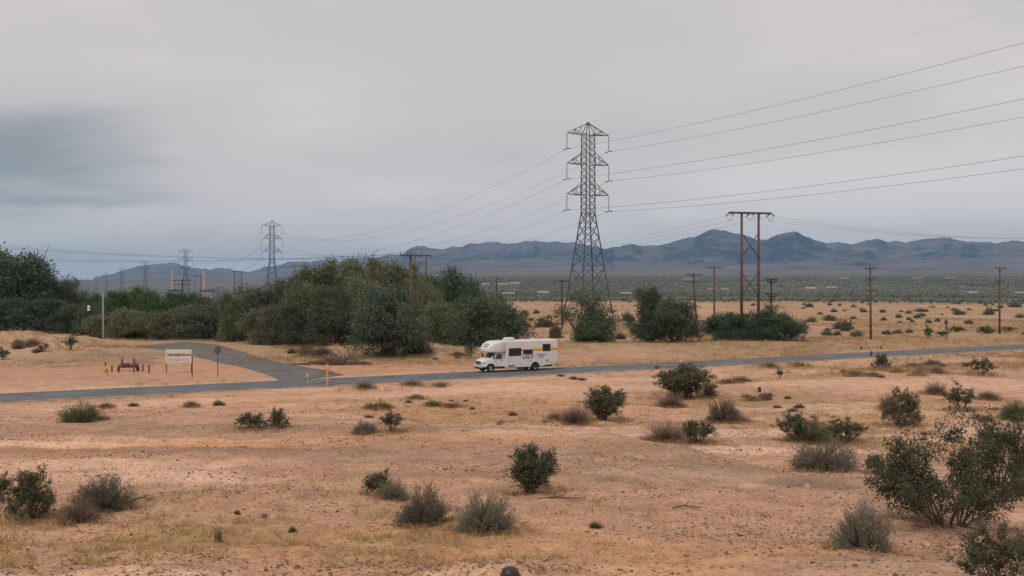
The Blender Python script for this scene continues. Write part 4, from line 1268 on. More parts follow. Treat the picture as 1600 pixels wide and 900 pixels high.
# ------------------------------------------------------------------ WOODEN POLES
INS_W = mat('porcelain_grey', (0.10, 0.10, 0.11), 0.4)
def pole(px, Y, top, label, arms, lean=(0, 0), wood=WOOD, rb=0.20, rt=0.13, rotz=0.3, group='wooden utility poles', extra=None):
    X, Y, z = at_depth(px, Y)
    h = ZC + (HZ - top) * Y / F - z
    r = thing('utility_pole', label, 'pole', (X, Y, z), rotz, group)
    T_p = Vector((lean[0] * h, lean[1] * h, h))
    MB().tube([(0, 0, -0.4), T_p * 0.5, T_p], [rb, (rb + rt) / 2, rt], 10).build('pole', wood, r)
    for dz, L_, n in arms:
        c = T_p * ((h - dz) / h)
        a = MB(); a.rbox((c.x, c.y - rt - 0.05, c.z), (L_, 0.12, 0.16), 0.015)
        a.box((0, 0, 0), (0.03, 0.03, L_ * 0.36), Matrix.Translation((c.x - L_ * .14, c.y - rt - .05, c.z - L_ * .11)) @ Matrix.Rotation(-0.9, 4, 'Y'))
        a.box((0, 0, 0), (0.03, 0.03, L_ * 0.36), Matrix.Translation((c.x + L_ * .14, c.y - rt - .05, c.z - L_ * .11)) @ Matrix.Rotation(0.9, 4, 'Y'))
        ao = a.build('crossarm', wood, r)
        for q in np.linspace(-0.46, 0.46, n):
            if abs(q) < 0.05 and n > 2: continue
            i_ = MB().lathe([(0.03, 0), (0.03, 0.12), (0.09, 0.13), (0.10, 0.2), (0.06, 0.22), (0.08, 0.3), (0.03, 0.36), (0, 0.36)], 8, Matrix.Translation((c.x + q * L_, c.y - rt - .05, c.z + 0.06)))
            i_.build('insulator', INS_W, ao)
    if extra: extra(r, T_p, h)
    return r, Vector((X, Y, z)) + T_p
pA, tA = pole(643, 128, 395, 'tall reddish wooden pole rising through the middle grove', ((0.35, 3.0, 4), (9.0 - .4, 1.6, 2)), (-0.01, 0), rotz=0.35, rb=.2, rt=.15)
pB, tB = pole(1090, 172, 427, 'leaning wooden pole with three pairs of arms left of the two legged pylon', ((0.3, 3.2, 6), (1.6, 3.2, 6), (4.0, 2.6, 4)), (-0.075, 0), rotz=0.25)
pC, tC = pole(1116, 186, 416, 'straight wooden pole with a single arm between leaning pole and pylon', ((0.3, 3.8, 6),), rotz=0.2)
pD, tD = pole(1205, 160, 434, 'short dark pole with double arms right of the two legged pylon', ((0.3, 2.6, 5), (0.7, 2.0, 2), (2.6, 2.8, 4), (3.0, 1.6, 2)), wood=WOOD_D, rotz=0.45)
pE, tE = pole(1361, 160, 412, 'wooden pole with three tiers of arms beyond the road on the right', ((0.8, 2.6, 4), (2.4, 2.6, 4), (4.3, 2.4, 4)), (-0.02, 0), rotz=0.55, rt=.11)
pF, tF = pole(1562, 184, 417, 'wooden pole beyond the road at the far right', ((0.3, 3.0, 5), (2.6, 2.6, 4)), rotz=0.5, rt=.12)
pG, tG = pole(878, 198, 437, 'thin dark pole with one arm left of the near lattice tower', ((0.3, 3.2, 4),), wood=WOOD_D, rb=.17, rt=.12, rotz=0.2)
pH, tH = pole(776, 420, 434, 'distant thin pole with one arm above the spreading tree', ((0.4, 6.0, 4),), wood=WOOD_D, rb=.3, rt=.22, rotz=0.1)
pI, tI = pole(285, 300, 437, 'dark double arm pole in front of the third lattice tower', ((0.3, 6.0, 4), (1.4, 5.0, 4)), wood=WOOD_D, rb=.25, rt=.2, rotz=0.1)

def hframe(px, Y, top, gap, arm, label, rotz, braces=2):
    X, Y, z = at_depth(px, Y)
    h = ZC + (HZ - top) * Y / F - z
    r = thing('two_legged_pylon', label, 'power pylon', (X, Y, z), rotz, 'two legged wooden pylons')
    for s_ in (-1, 1):
        MB().tube([(s_ * gap / 2, 0, -0.4), (s_ * gap / 2, 0, h - 0.1)], [0.27, 0.19], 10).build('leg', WOOD, r)
    a = MB(); a.rbox((0, -0.22, h - 0.2), (arm, 0.14, 0.32), 0.02); a.rbox((0, 0.22, h - 0.2), (arm, 0.14, 0.32), 0.02)
    ao = a.build('crossarm', WOOD, r)
    if braces:
        b = MB()
        for zt, zb in ((h - 3.6, h - 7.6), (h - 10, h - 14))[:braces]:
            b.tube([(-gap / 2, -0.2, zt), (gap / 2, -0.2, zb)], 0.085, 5); b.tube([(gap / 2, 0.2, zt), (-gap / 2, 0.2, zb)], 0.085, 5)
        b.build('cross_brace', WOOD, r)
    tips = []
    for q in (-0.49, 0, 0.49):
        i_ = MB()
        for dy in (-1, 1):
            pts = [Vector((q * arm, dy * 0.2, h - 0.3)), Vector((q * arm, dy * 1.2, h - 0.62))]
            i_.tube(pts, 0.10, 6)
            i_.tube([Vector((q * arm, dy * (1.2 - 1.2 * t_), h - 0.62 - 0.8 * math.sin(math.pi * t_ / 2))) for t_ in np.linspace(0, 1, 6)], 0.03, 4)
        i_.build('insulator', INS_W, ao)
        tips.append(Matrix.Translation((X, Y, z)) @ Matrix.Rotation(rotz, 4, 'Z') @ Vector((q * arm, 0, h - 0.62)))
    return tips
hf1 = hframe(1172, 163, 331, 3.1, 7.6, 'large two legged wooden pylon with crossed braces right of centre', 0.28)
hf2 = hframe(657, 285, 398, 3.3, 6.2, 'two legged wooden pylon behind the tall reddish pole', 0.28, 1)
hf3 = hframe(468, 480, 415, 4.6, 8.0, 'two legged wooden pylon peeking over the left trees of the middle grove', 0.2, 0)
hf4 = hframe(372, 520, 424, 3.6, 6.4, 'two legged wooden pylon right of the smokestacks', 0.2, 1)
hf5 = hframe(309, 620, 430, 3.4, 4.2, 'two bare wooden posts left of the right smokestack', 0.2, 0)
def wire(a, b, sag, r, label, group):
    tag(MB().tube(sag_pts(Vector(a), Vector(b), sag, 30), r, 4).build('overhead_wire', WIRE), label, 'wire', group)
def wpt(px, py, Y): return Vector(((px - 800) / F * Y, Y, ZC + (HZ - py) * Y / F))
side3 = ('left', 'middle', 'right')
for k in range(3):
    wire(hf1[k], hf2[k], 3.0, 0.015, f'{side3[k]} wire sagging from the large two legged pylon towards the grove', 'wires of the two legged pylons')
    wire(hf1[k], Vector((150 + 7 * k, 236 + 2 * k, 22.5)), 3.2, 0.017, f'{side3[k]} wire from the large two legged pylon off to the right edge', 'wires of the two legged pylons')
    wire(hf2[k], wpt(-400, 344 + 3.8 * k, 210 + 5 * k), 3.2, 0.019, f'{side3[k]} wire of the upper set crossing the sky at the left', 'wires of the two legged pylons')
for k in range(3):
    wire(tA + Vector((-1.2 + 1.2 * k, 0, -0.1)), wpt(-420, 377 + 4 * k, 128 + 4 * k), 1.6, 0.013, f'{side3[k]} wire of the lower set from the reddish pole to the left edge', 'wires of the wooden poles')
    wire(tE + Vector((-1.0 + k, 0, -0.6)), tF + Vector((-1.0 + k, 0, -0.2)), 1.0, 0.010, f'{side3[k]} thin wire between the two poles on the right', 'wires of the wooden poles')

# ------------------------------------------------------------------ MOTORHOME
WHITE = mat('motorhome_white', (0.70, 0.685, 0.655), 0.38, noise=0.06, nscale=0.7)
CABW = mat('cab_white', (0.72, 0.72, 0.71), 0.3, noise=0.04, nscale=1)
GLASSD = mat('tinted_glass', (0.012, 0.016, 0.022), 0.08, spec=0.6)
RUB = mat('tyre_rubber', (0.018, 0.018, 0.019), 0.85)
BLK = mat('black_plastic', (0.02, 0.02, 0.021), 0.6)
CHR = mat('chrome_grey', (0.42, 0.43, 0.44), 0.3, 0.8)
ORA = mat('orange_stripe', (0.80, 0.27, 0.01), 0.5)
YELS = mat('yellow_stripe', (0.80, 0.48, 0.06), 0.5)
NAVY = mat('navy_letters', (0.03, 0.032, 0.075), 0.5)
REDL = mat('red_letters', (0.62, 0.05, 0.03), 0.5)
LAMP = mat('headlamp_glass', (0.55, 0.56, 0.56), 0.15)
AMB = mat('amber_lens', (0.7, 0.2, 0.02), 0.3)
def rrect(x, hw_b, hw_t, z0, z1, r=0.12, n=3):
    """rounded rectangle section in the YZ plane at x"""
    out_ = []
    for cy, cz, a0, hw in ((1, 0, -90, hw_b), (1, 1, 0, hw_t), (-1, 1, 90, hw_t), (-1, 0, 180, hw_b)):
        for k in range(n + 1):
            a = deg(a0 + 90 * k / n)
            rr_ = min(r, (z1 - z0) * 0.45)
            out_.append(Vector((x, cy * (hw - rr_) + rr_ * math.cos(a), (z1 - rr_ if cz else z0 + rr_) + rr_ * math.sin(a))))
    return out_
def motorhome():
    fw = math.atan2(-ROAD_T.y, -ROAD_T.x)           # heading: towards the lower left
    s0 = 1.35
    d = 1.75
    cx = s0 + ROAD_N.x * d; cy = ROAD_C + ROAD_M * s0 + ROAD_N.y * d
    r = thing('motorhome', 'white motorhome with orange stripe driving left along the road', 'motorhome', (cx, cy, float(road_z(cx)) + 0.045), fw)
    X0 = -4.2                                       # rear wall; local +X is forward, +Y the driver's side facing the camera
    B = MB()
    B.loft([rrect(X0 + 0.0, 1.17, 1.17, 0.62, 3.06, 0.10), rrect(X0 + 0.06, 1.22, 1.22, 0.58, 3.12, 0.07), rrect(X0 + 1.55, 1.22, 1.22, 0.50, 3.12, 0.07), rrect(X0 + 1.95, 1.22, 1.22, 0.40, 3.12, 0.07), rrect(X0 + 6.1, 1.22, 1.22, 0.40, 3.12, 0.07), rrect(X0 + 6.16, 1.18, 1.18, 0.44, 3.1, 0.1)])
    body = B.build('body', WHITE, r)
    C_ = MB()
    secs = []
    for x, hw, z0, z1 in ((6.0, 1.215, 1.98, 3.115), (6.9, 1.215, 1.98, 3.10), (7.25, 1.19, 1.98, 3.03), (7.55, 1.14, 1.99, 2.90), (7.8, 1.06, 2.0, 2.70), (7.97, 0.95, 2.04, 2.48), (8.05, 0.8, 2.12, 2.33)):
        secs.append(rrect(X0 + x, hw, hw - 0.02, z0, z1, 0.16, 4))
    C_.loft(secs, smooth=True)
    cabover = C_.build('cab_over_bunk', WHITE, r)
    cb = MB()
    cb.loft([rrect(X0 + 6.1, 1.0, 0.86, 0.52, 2.02, 0.12), rrect(X0 + 6.95, 1.0, 0.85, 0.50, 2.02, 0.12), rrect(X0 + 7.15, 1.0, 0.86, 0.50, 1.90, 0.12), rrect(X0 + 7.72, 1.0, 0.93, 0.52, 1.40, 0.10), rrect(X0 + 8.2, 0.99, 0.90, 0.52, 1.30, 0.10), rrect(X0 + 8.55, 0.96, 0.86, 0.52, 1.20, 0.12), rrect(X0 + 8.66, 0.90, 0.80, 0.56, 1.12, 0.10)])
    cab = cb.build('cab', CABW, r)
    # windscreen and side glass, set a little proud of the cab
    wsn = MB()
    a_, b_ = Vector((X0 + 7.17, 0, 1.90)), Vector((X0 + 7.70, 0, 1.44))
    nrm = Vector((0.46, 0, 0.53)).normalized() * 0.02
    wsn.prism([a_ + nrm + Vector((0, -0.76, 0)), a_ + nrm + Vector((0, 0.76, 0)), b_ + nrm + Vector((0, 0.86, 0)), b_ + nrm + Vector((0, -0.86, 0))], (0, 0, 0), nrm * 0.4)
    wsn.build('windscreen', GLASSD, r)
    door = MB()
    def side(b, pts, y0, y1):
        """plate on the driver's side following the cab's inward lean"""
        def yy(z): return 1.0 - 0.10 * max(0.0, (z - 1.25)) / 0.7
        P = [Vector((X0 + x, yy(z) + y0, z)) for x, z in pts]; Q = [Vector((X0 + x, yy(z) + y1, z)) for x, z in pts]
        n = len(P)
        b.add(P + Q, [tuple(range(n))[::-1], tuple(range(n, 2 * n))] + [(k, (k + 1) % n, (k + 1) % n + n, k + n) for k in range(n)])
    for sgn in (1,):
        side(door, [(6.42, 0.62), (7.32, 0.62), (7.42, 1.38), (7.02, 1.93), (6.42, 1.93)], -0.03, 0.012)
    do = door.build('door', CABW, r)
    sw = MB(); side(sw, [(6.50, 1.36), (7.28, 1.36), (6.98, 1.84), (6.50, 1.86)], -0.02, 0.026); sw.build('window', GLASSD, do)
    hd = MB(); hd.rbox((X0 + 6.55, 1.03, 1.18), (0.16, 0.05, 0.06), 0.015); hd.build('handle', BLK, do)
    sw = MB()
    sw.prism([Vector((X0 + x, -1.0, z)) for x, z in ((6.50, 1.36), (7.28, 1.36), (6.98, 1.84), (6.50, 1.86))], (0, 0.09, 0), (0, -0.02, 0)); sw.build('side_window', GLASSD, r)
    # nose
    g_ = MB(); g_.rbox((X0 + 8.66, 0, 0.93), (0.10, 1.10, 0.34), 0.04); go_ = g_.build('grille', BLK, r)
    for k in range(3):
        MB().rbox((X0 + 8.715, 0, 0.83 + k * 0.10), (0.025, 1.04, 0.03), 0.008).build('grille_bar', CHR, go_)
    fr_ = MB(); fr_.rbox((X0 + 8.69, 0, 1.12), (0.06, 1.16, 0.045), 0.01); fr_.rbox((X0 + 8.69, 0.575, 0.94), (0.06, 0.05, 0.36), 0.01); fr_.rbox((X0 + 8.69, -0.575, 0.94), (0.06, 0.05, 0.36), 0.01); fr_.build('grille_frame', CHR, go_)
    for s_ in (-1, 1):
        h_ = MB(); h_.rbox((X0 + 8.58, s_ * 0.76, 0.97), (0.22, 0.30, 0.24), 0.05); ho = h_.build('headlight', LAMP, r)
        MB().rbox((X0 + 8.50, s_ * 0.925, 0.97), (0.14, 0.06, 0.16), 0.02).build('indicator', AMB, ho)
    bp = MB(); bp.rbox((X0 + 8.70, 0, 0.60), (0.24, 1.96, 0.24), 0.06); bp.build('bumper', mat('bumper_grey', (0.45, 0.45, 0.45), 0.5), r)
    bp = MB(); bp.rbox((X0 + 8.55, 0, 0.42), (0.3, 1.8, 0.18), 0.05); bp.build('valance', BLK, r)
    for s_ in (-1, 1):
        m_ = MB(); m_.tube([(X0 + 7.45, s_ * 0.95, 1.42), (X0 + 7.55, s_ * 1.25, 1.5)], 0.025, 5); m_.rbox((X0 + 7.56, s_ * 1.33, 1.6), (0.10, 0.22, 0.42), 0.03); m_.build('mirror', BLK, r)
    # wheels
    def wheel(x, y, out_side, rr_=0.40, w_=0.24):
        M = Matrix.Translation((x, y, rr_)) @ Matrix.Rotation(-math.pi / 2 * out_side, 4, 'X')
        t = MB().lathe([(0.22, -w_ / 2), (rr_ - 0.05, -w_ / 2), (rr_, -w_ / 2 + 0.05), (rr_, w_ / 2 - 0.05), (rr_ - 0.05, w_ / 2), (0.22, w_ / 2), (0.22, -w_ / 2)], 24, M)
        wo = t.build('wheel', RUB, r)
        MB().lathe([(0.235, w_ / 2 - 0.06), (0.235, w_ / 2 + 0.006), (0.20, w_ / 2 + 0.006), (0.17, w_ / 2 - 0.05), (0.09, w_ / 2 - 0.03), (0.08, w_ / 2 + 0.03), (0.0, w_ / 2 + 0.035)], 18, M).build('rim', CHR, wo)
    fx, rx2 = X0 + 7.75, X0 + 2.72
    for s_ in (-1, 1):
        wheel(fx, s_ * 0.90, s_); wheel(rx2, s_ * 1.06, s_); wheel(rx2, s_ * 0.76, s_)
        for x_, y_, nm in ((fx, 1.005, 'front_wheel_arch'), (rx2, 1.222, 'rear_wheel_arch')):
            ar = MB()
            pts = [Vector((x_ + 0.52 * math.cos(t_), s_ * y_, 0.42 + 0.50 * math.sin(t_))) for t_ in np.linspace(-0.15, math.pi + 0.15, 14)]
            ar.prism(pts, (0, -0.12 * s_, 0), (0, 0.004 * s_, 0)); ar.build('wheel_arch', BLK, r)
    # chassis and tanks under the skirt
    ch = MB(); ch.box((X0 + 3.9, 0, 0.40), (7.2, 1.1, 0.16)); ch.rbox((X0 + 4.0, 0.5, 0.30), (0.9, 0.6, 0.22)); ch.rbox((X0 + 1.5, 0.4, 0.42), (1.2, 0.5, 0.2)); ch.build('chassis', BLK, r)
    # driver's-side windows
    for x0, x1, z0, z1 in ((4.37, 5.82, 1.60, 2.40), (3.02, 4.15, 1.72, 2.22), (0.90, 1.85, 1.98, 2.72)):
        f_ = MB(); f_.rbox((X0 + (x0 + x1) / 2, 1.222, (z0 + z1) / 2), (x1 - x0, 0.05, z1 - z0), 0.02)
        wo = f_.build('window', BLK, r)
        for k in (0, 1):
            xm = (x0 + x1) / 2; a0, a1 = (x0 + 0.05, xm - 0.015) if k == 0 else (xm + 0.015, x1 - 0.05)
            MB().box((X0 + (a0 + a1) / 2, 1.246, (z0 + z1) / 2), (a1 - a0, 0.008, z1 - z0 - 0.1)).build('pane', GLASSD, wo)
    # stripe
    for x0, x1 in ((4.16, 4.36), (1.86, 3.01), (0.0, 0.89)):
        st = MB(); st.box((X0 + (x0 + x1) / 2, 1.2215, 2.13), (x1 - x0, 0.006, 0.19)); so_ = st.build('stripe', ORA, r)
        MB().box((X0 + (x0 + x1) / 2, 1.2215, 2.285), (x1 - x0, 0.006, 0.12)).build('stripe_edge', YELS, so_)
    # lettering on the side
    def letters(body, size, m_, x, z, nm='lettering', sp=1.0, off=0.0):
        o = link(nm, text_mesh(body, size, m_, nm, sp, offset=off), r, (X0 + x, 1.226, z))
        o.rotation_euler = (math.pi / 2, 0, math.pi)
        return o
    letters('LALV', 0.58, NAVY, 3.58, 1.46, sp=1.0, off=0.010)
    # two short lines too small to read: marks of the same size and colour
    mk = MB()
    for k in range(6): mk.rbox((X0 + 2.46 - k * 0.185, 1.2245, 1.62), (0.12, 0.006, 0.13 if k % 2 else 0.16), 0.002)
    mk.build('lettering', NAVY, r)
    mk = MB()
    for k in range(3): mk.rbox((X0 + 2.20 - k * 0.19, 1.2245, 1.40), (0.15, 0.006, 0.15), 0.002)
    mk.build('lettering', REDL, r)
    mk = MB(); mk.rbox((X0 + 3.28, 1.2245, 1.05), (0.06, 0.006, 0.18), 0.002); mk.build('lettering', NAVY, r)
    # marks on the front of the bunk, following its curve
    mk = MB()
    for row, (xx, zz_, hw) in enumerate(((7.72, 2.80, 1.0), (7.90, 2.60, 0.95))):
        for k in range(4):
            y_ = 0.42 - k * 0.26
            nv = Vector((0.72, 0, 0.55)).normalized() * 0.03
            c_ = Vector((X0 + xx, y_, zz_)) + nv * 0.6
            mk.box((0, 0, 0), (0.13, 0.17, 0.01), Matrix.Translation(c_) @ Matrix.Rotation(0.92, 4, 'Y'))
    mk.build('lettering', mat('faded_blue_letters', (0.10, 0.13, 0.24), 0.5), r)
    # hatches, vents and fittings
    for x0, x1, z0, z1 in ((0.12, 1.05, 0.75, 1.28), (1.5, 2.1, 0.62, 0.98), (4.3, 5.0, 0.56, 0.95)):
        MB().rbox((X0 + (x0 + x1) / 2, 1.219, (z0 + z1) / 2), (x1 - x0, 0.014, z1 - z0), 0.006).build('hatch', WHITE, r)
    for x, z, w_, h_ in ((5.5, 0.60, 0.75, 0.11), (1.32, 1.0, 0.14, 0.20), (0.72, 0.86, 0.09, 0.09), (0.25, 0.88, 0.09, 0.09)):
        MB().rbox((X0 + x, 1.23, z), (w_, 0.03, h_), 0.01).build('vent', BLK, r)
    ac = MB(); ac.loft([rrect(X0 + 4.65, 0.28, 0.24, 3.11, 3.36, 0.06), rrect(X0 + 4.8, 0.36, 0.32, 3.11, 3.45, 0.09), rrect(X0 + 5.55, 0.36, 0.32, 3.11, 3.45, 0.09), rrect(X0 + 5.75, 0.30, 0.26, 3.11, 3.32, 0.08)]); ac.build('air_conditioner', mat('aircon_white', (0.62, 0.61, 0.58), 0.5), r)
    for x, h_, L_ in ((2.3, 0.13, 0.75), (1.75, 0.08, 0.4), (3.7, 0.10, 0.6), (6.5, 0.10, 0.45)):
        MB().rbox((X0 + x, 0.2, 3.11 + h_ / 2), (L_, 0.55, h_), 0.035).build('roof_vent', WHITE, r)
    lad = MB()
    for s_ in (0, 0.35): lad.tube([(X0 - 0.09, -0.6 + s_, 0.8), (X0 - 0.09, -0.6 + s_, 3.1)], 0.018, 5)
    for k in range(7): lad.tube([(X0 - 0.09, -0.6, 0.95 + k * 0.32), (X0 - 0.09, -0.25, 0.95 + k * 0.32)], 0.014, 5)
    lad.build('ladder', CHR, r)
    for s_ in (-1, 1): MB().rbox((X0 - 0.012, s_ * 1.05, 0.95), (0.05, 0.14, 0.3), 0.02).build('tail_light', REDL, r)
    rb = MB(); rb.rbox((X0 - 0.05, 0, 0.56), (0.14, 2.2, 0.14), 0.03); rb.build('rear_bumper', BLK, r)
motorhome()

# ------------------------------------------------------------------ ROADSIDE THINGS
def on(px, py): return ground_at(px, py)
RUSTP = mat('red_oxide_paint', (0.20, 0.045, 0.04), 0.7, noise=0.3, nscale=5)
YELP = mat('yellow_paint', (0.62, 0.36, 0.05), 0.55, noise=0.15, nscale=4)
BROWNP = mat('brown_post_wood', (0.12, 0.075, 0.055), 0.9, noise=0.3, nscale=4)
def company_sign():
    X, Y, z = on(279, 583)
    k = Y / F
    r = thing('company_sign', 'white company name board on two thin posts by the side road', 'sign', (X, Y, z), 0.03)
    wd, hg = 40.5 * k, 22 * k
    zb = 15.2 * k
    bo = MB(); bo.rbox((0, 0, zb + hg / 2), (wd, 0.06, hg), 0.01); b = bo.build('board', mat('sign_white', (0.68, 0.60, 0.52), 0.6, noise=0.06, nscale=1.5), r)
    ln = MB(); m_ = 0.06
    dkl = mat('sign_border', (0.28, 0.22, 0.18), 0.6)
    y_ = -0.032
    for cx, cz, w_, h_ in ((0, zb + 0.13, wd - 0.3, 0.025), (-wd / 2 + 0.16, zb + hg / 2 - 0.08, 0.03, hg - 0.42)): ln.box((cx, y_, cz), (w_, 0.006, h_))
    ln.build('border', dkl, b)
    blk = mat('sign_black', (0.03, 0.028, 0.028), 0.6)
    def t_(body, size, x, zq, m_, off=0.0, sp=1.0):
        o = link('lettering', text_mesh(body, size, m_, 'lettering', sp, offset=off), b, (x, -0.034, zq)); o.rotation_euler = (math.pi / 2, 0, 0)
    zl = zb + hg * 0.60
    t_('KINDER', 0.31, -0.60, zl, blk, 0.012); t_('MORGAN', 0.31, 0.64, zl, blk, 0.012)
    t_('2411 Daggett Yermo Rd', 0.20, 0.02, zb + hg * 0.26, dkl, 0.004)
    lg = MB()
    P = [Vector((x, -0.036, zl + q)) for x, q in ((-0.09, -0.30), (-0.03, -0.30), (0.06, 0.08), (0.14, 0.26), (0.06, 0.26), (-0.02, 0.08))]
    lg.prism(P, (0, 0, 0), (0, -0.006, 0)); lg.build('logo', mat('logo_red', (0.5, 0.05, 0.05), 0.5), b)
    for s_ in (-1, 1): MB().rbox((s_ * (wd / 2 - 0.06), 0.07, (zb + hg) / 2 - 0.2), (0.09, 0.07, zb + hg + 0.35), 0.01).build('post', BROWNP, r)
company_sign()
def stop_sign():
    X, Y, z = on(340, 588); k = Y / F
    r = thing('stop_sign', 'octagonal road sign seen from behind beside the side road', 'road sign', (X, Y, z), 0.5)
    MB().rbox((0, 0, 1.45), (0.08, 0.06, 3.3), 0.01).build('post', mat('galvanised_dark', (0.10, 0.09, 0.09), 0.7, 0.2), r)
    pl = MB(); P = [Vector((0.40 * math.cos(deg(22.5 + 45 * q)), 0.05, 2.62 + 0.40 * math.sin(deg(22.5 + 45 * q)))) for q in range(8)]
    pl.prism(P, (0, 0, 0), (0, 0.012, 0)); pl.build('plate', mat('sign_back', (0.17, 0.155, 0.145), 0.5, 0.3), r)
stop_sign()
def post(px, py, hpx, rad_, m_, name, label, cat_, top='flat', group=None, rotz=0):
    X, Y, z = on(px, py); h = hpx * Y / F
    prof = [(rad_, -0.2), (rad_, h - rad_ * 0.6), (rad_ * 0.8, h - rad_ * 0.15), (rad_ * 0.4, h), (0, h)]
    b = MB().lathe(prof, 10)
    o = b.build(name, m_, None, (X, Y, z))
    return tag(o, label, cat_, group)
X, Y, z = on(300, 590)
r = thing('marker_post', 'thin brown wooden post just right of the white company board', 'post', (X, Y, z))
MB().rbox((0, 0, 0.95), (0.10, 0.09, 2.3), 0.015).build('stake', BROWNP, r); MB().rbox((0, 0, 2.02), (0.14, 0.12, 0.16), 0.02).build('cap', WOOD_D, r)
# bollards guarding the pipe assembly
bl = ['leftmost dark red bollard, behind the yellow hydrant', 'dark red bollard between the hydrant and the pipe assembly', 'dark red bollard at the left front of the pipe assembly', 'dark red bollard at the right front of the pipe assembly',
      'dark red bollard behind the right end of the pipe assembly', 'second dark red bollard from the right, standing apart', 'rightmost dark red bollard']
for (px, py, h_), lb in zip(((164.5, 574, 8), (174.5, 582, 12), (185, 583, 13), (209, 582, 13), (214.5, 577, 10), (223, 580.5, 11.5), (232.5, 583.5, 13.5)), bl):
    X, Y, z = on(px, py); h = h_ * Y / F
    r = thing('bollard', lb, 'bollard', (X, Y, z), 0, 'dark red bollards round the pipe assembly')
    MB().lathe([(0.085, -0.2), (0.085, h - 0.05), (0.06, h - 0.01), (0, h)], 12).build('pipe', RUSTP, r)
    MB().lathe([(0.16, -0.1), (0.15, 0.05), (0.0, 0.06)], 12).build('footing', mat('concrete_foot', (0.3, 0.24, 0.19), 0.9), r)
def backflow():
    X, Y, z = on(200, 579)
    r = thing('pipe_assembly', 'dark red and grey backflow pipe assembly with two upright valves inside the bollards', 'valve', (X, Y, z), 0.1)
    gr = mat('cast_iron_grey', (0.06, 0.065, 0.07), 0.6)
    MB().tube([(-0.75, 0, 0.48), (0.75, 0, 0.48)], 0.15, 12).build('pipe', gr, r)
    b = MB()
    for x in (-0.35, 0.0, 0.35): b.lathe([(0.0, -0.04), (0.23, -0.04), (0.23, 0.04), (0, 0.04)], 14, Matrix.Translation((x, 0, 0.48)) @ Matrix.Rotation(math.pi / 2, 4, 'Y'))
    b.rbox((-0.1, 0, 0.68), (0.5, 0.3, 0.22), 0.05); b.build('check_valve', gr, r)
    for s_ in (-1, 1):
        e_ = MB(); e_.tube([(s_ * 0.7, 0, 0.48), (s_ * 0.88, 0, 0.46), (s_ * 0.98, 0, 0.34), (s_ * 1.0, 0, -0.2)], 0.16, 10); e_.build('elbow', RUSTP if s_ < 0 else BLK, r)
        v_ = MB(); x = s_ * 0.62
        v_.lathe([(0.26, 0.30), (0.26, 0.62), (0.16, 0.72), (0.12, 0.95), (0.07, 1.0), (0.06, 1.38), (0, 1.38)], 12, Matrix.Translation((x, 0, 0)))
        vo_ = v_.build('gate_valve', RUSTP, r)
        M = Matrix.Translation((x, 0, 1.12))
        MB().lathe([(0.20, -0.02), (0.23, 0.0), (0.20, 0.02), (0.17, 0.0), (0.20, -0.02)], 14, M).tube([(x - .19, 0, 1.12), (x + .19, 0, 1.12)], 0.02, 4).build('handwheel', RUSTP, vo_)
backflow()
def hydrant():
    X, Y, z = on(165.5, 587)
    r = thing('fire_hydrant', 'yellow fire hydrant in front of the leftmost bollard', 'hydrant', (X, Y, z))
    MB().lathe([(0.20, -0.1), (0.20, 0.06), (0.13, 0.09), (0.13, 0.62), (0.17, 0.64), (0.17, 0.70), (0.15, 0.78), (0.10, 0.88), (0.04, 0.92), (0.04, 0.98), (0, 0.98)], 14).build('barrel', YELP, r)
    for a in (0, math.pi, -math.pi / 2):
        MB().lathe([(0.07, 0.10), (0.07, 0.19), (0.09, 0.19), (0.09, 0.25), (0, 0.26)], 10, Matrix.Translation((0, 0, 0.48)) @ Matrix.Rotation(a, 4, 'Z') @ Matrix.Rotation(math.pi / 2, 4, 'Y')).build('outlet', YELP, r)
    MB().lathe([(0.24, -0.05), (0.24, 0.03), (0, 0.03)], 12).build('flange', BLK, r)
hydrant()
def yellow_pole():
    X, Y, z = on(511.5, 604)
    h = 34 * Y / F
    r = thing('yellow_marker_post', 'tall yellow pipeline marker post at the near road edge', 'post', (X, Y, z))
    MB().lathe([(0.085, -0.3), (0.085, h - 0.25)], 12).build('pipe', YELP, r)
    MB().lathe([(0.10, h - 0.25), (0.10, h - 0.05), (0.07, h), (0, h)], 12).build('cap', mat('yellow_cap', (0.66, 0.42, 0.12), 0.5), r)
yellow_pole()
X, Y, z = on(480, 601)
r = thing('road_marker', 'small white marker with red patch at the near road edge', 'marker', (X, Y, z), 0.2)
MB().rbox((0, 0, 0.45), (0.05, 0.04, 1.2), 0.008).build('stake', mat('marker_white', (0.6, 0.57, 0.55), 0.6), r)
MB().rbox((0, -0.03, 0.76), (0.20, 0.02, 0.34), 0.006).build('panel', mat('marker_white'), r)
MB().rbox((0, -0.043, 0.72), (0.07, 0.006, 0.2), 0.002).build('reflector', REDL, r)
def field_sign():
    X, Y, z = on(1479, 532)
    r = thing('field_sign', 'grey square road sign seen from behind on a thin post at the far roadside', 'road sign', (X, Y, z), 0.45)
    MB().rbox((0, 0, 1.7), (0.09, 0.07, 3.8), 0.01).build('post', mat('galvanised_dark'), r)
    pl = MB(); P = [Vector((0.62 * math.cos(deg(90 * q)), 0.05, 2.95 + 0.62 * math.sin(deg(90 * q)))) for q in range(4)]
    pl.prism(P, (0, 0, 0), (0, 0.012, 0)); pl.build('plate', mat('sign_back'), r)
    MB().box((0, 0.055, 2.05), (0.6, 0.012, 0.5)).build('supplementary_plate', mat('sign_back'), r)
field_sign()
X, Y, z = at_depth(161, 158)
r = thing('pale_pole', 'pale bare metal pole standing in the hedge at the left', 'pole', (X, Y, z))
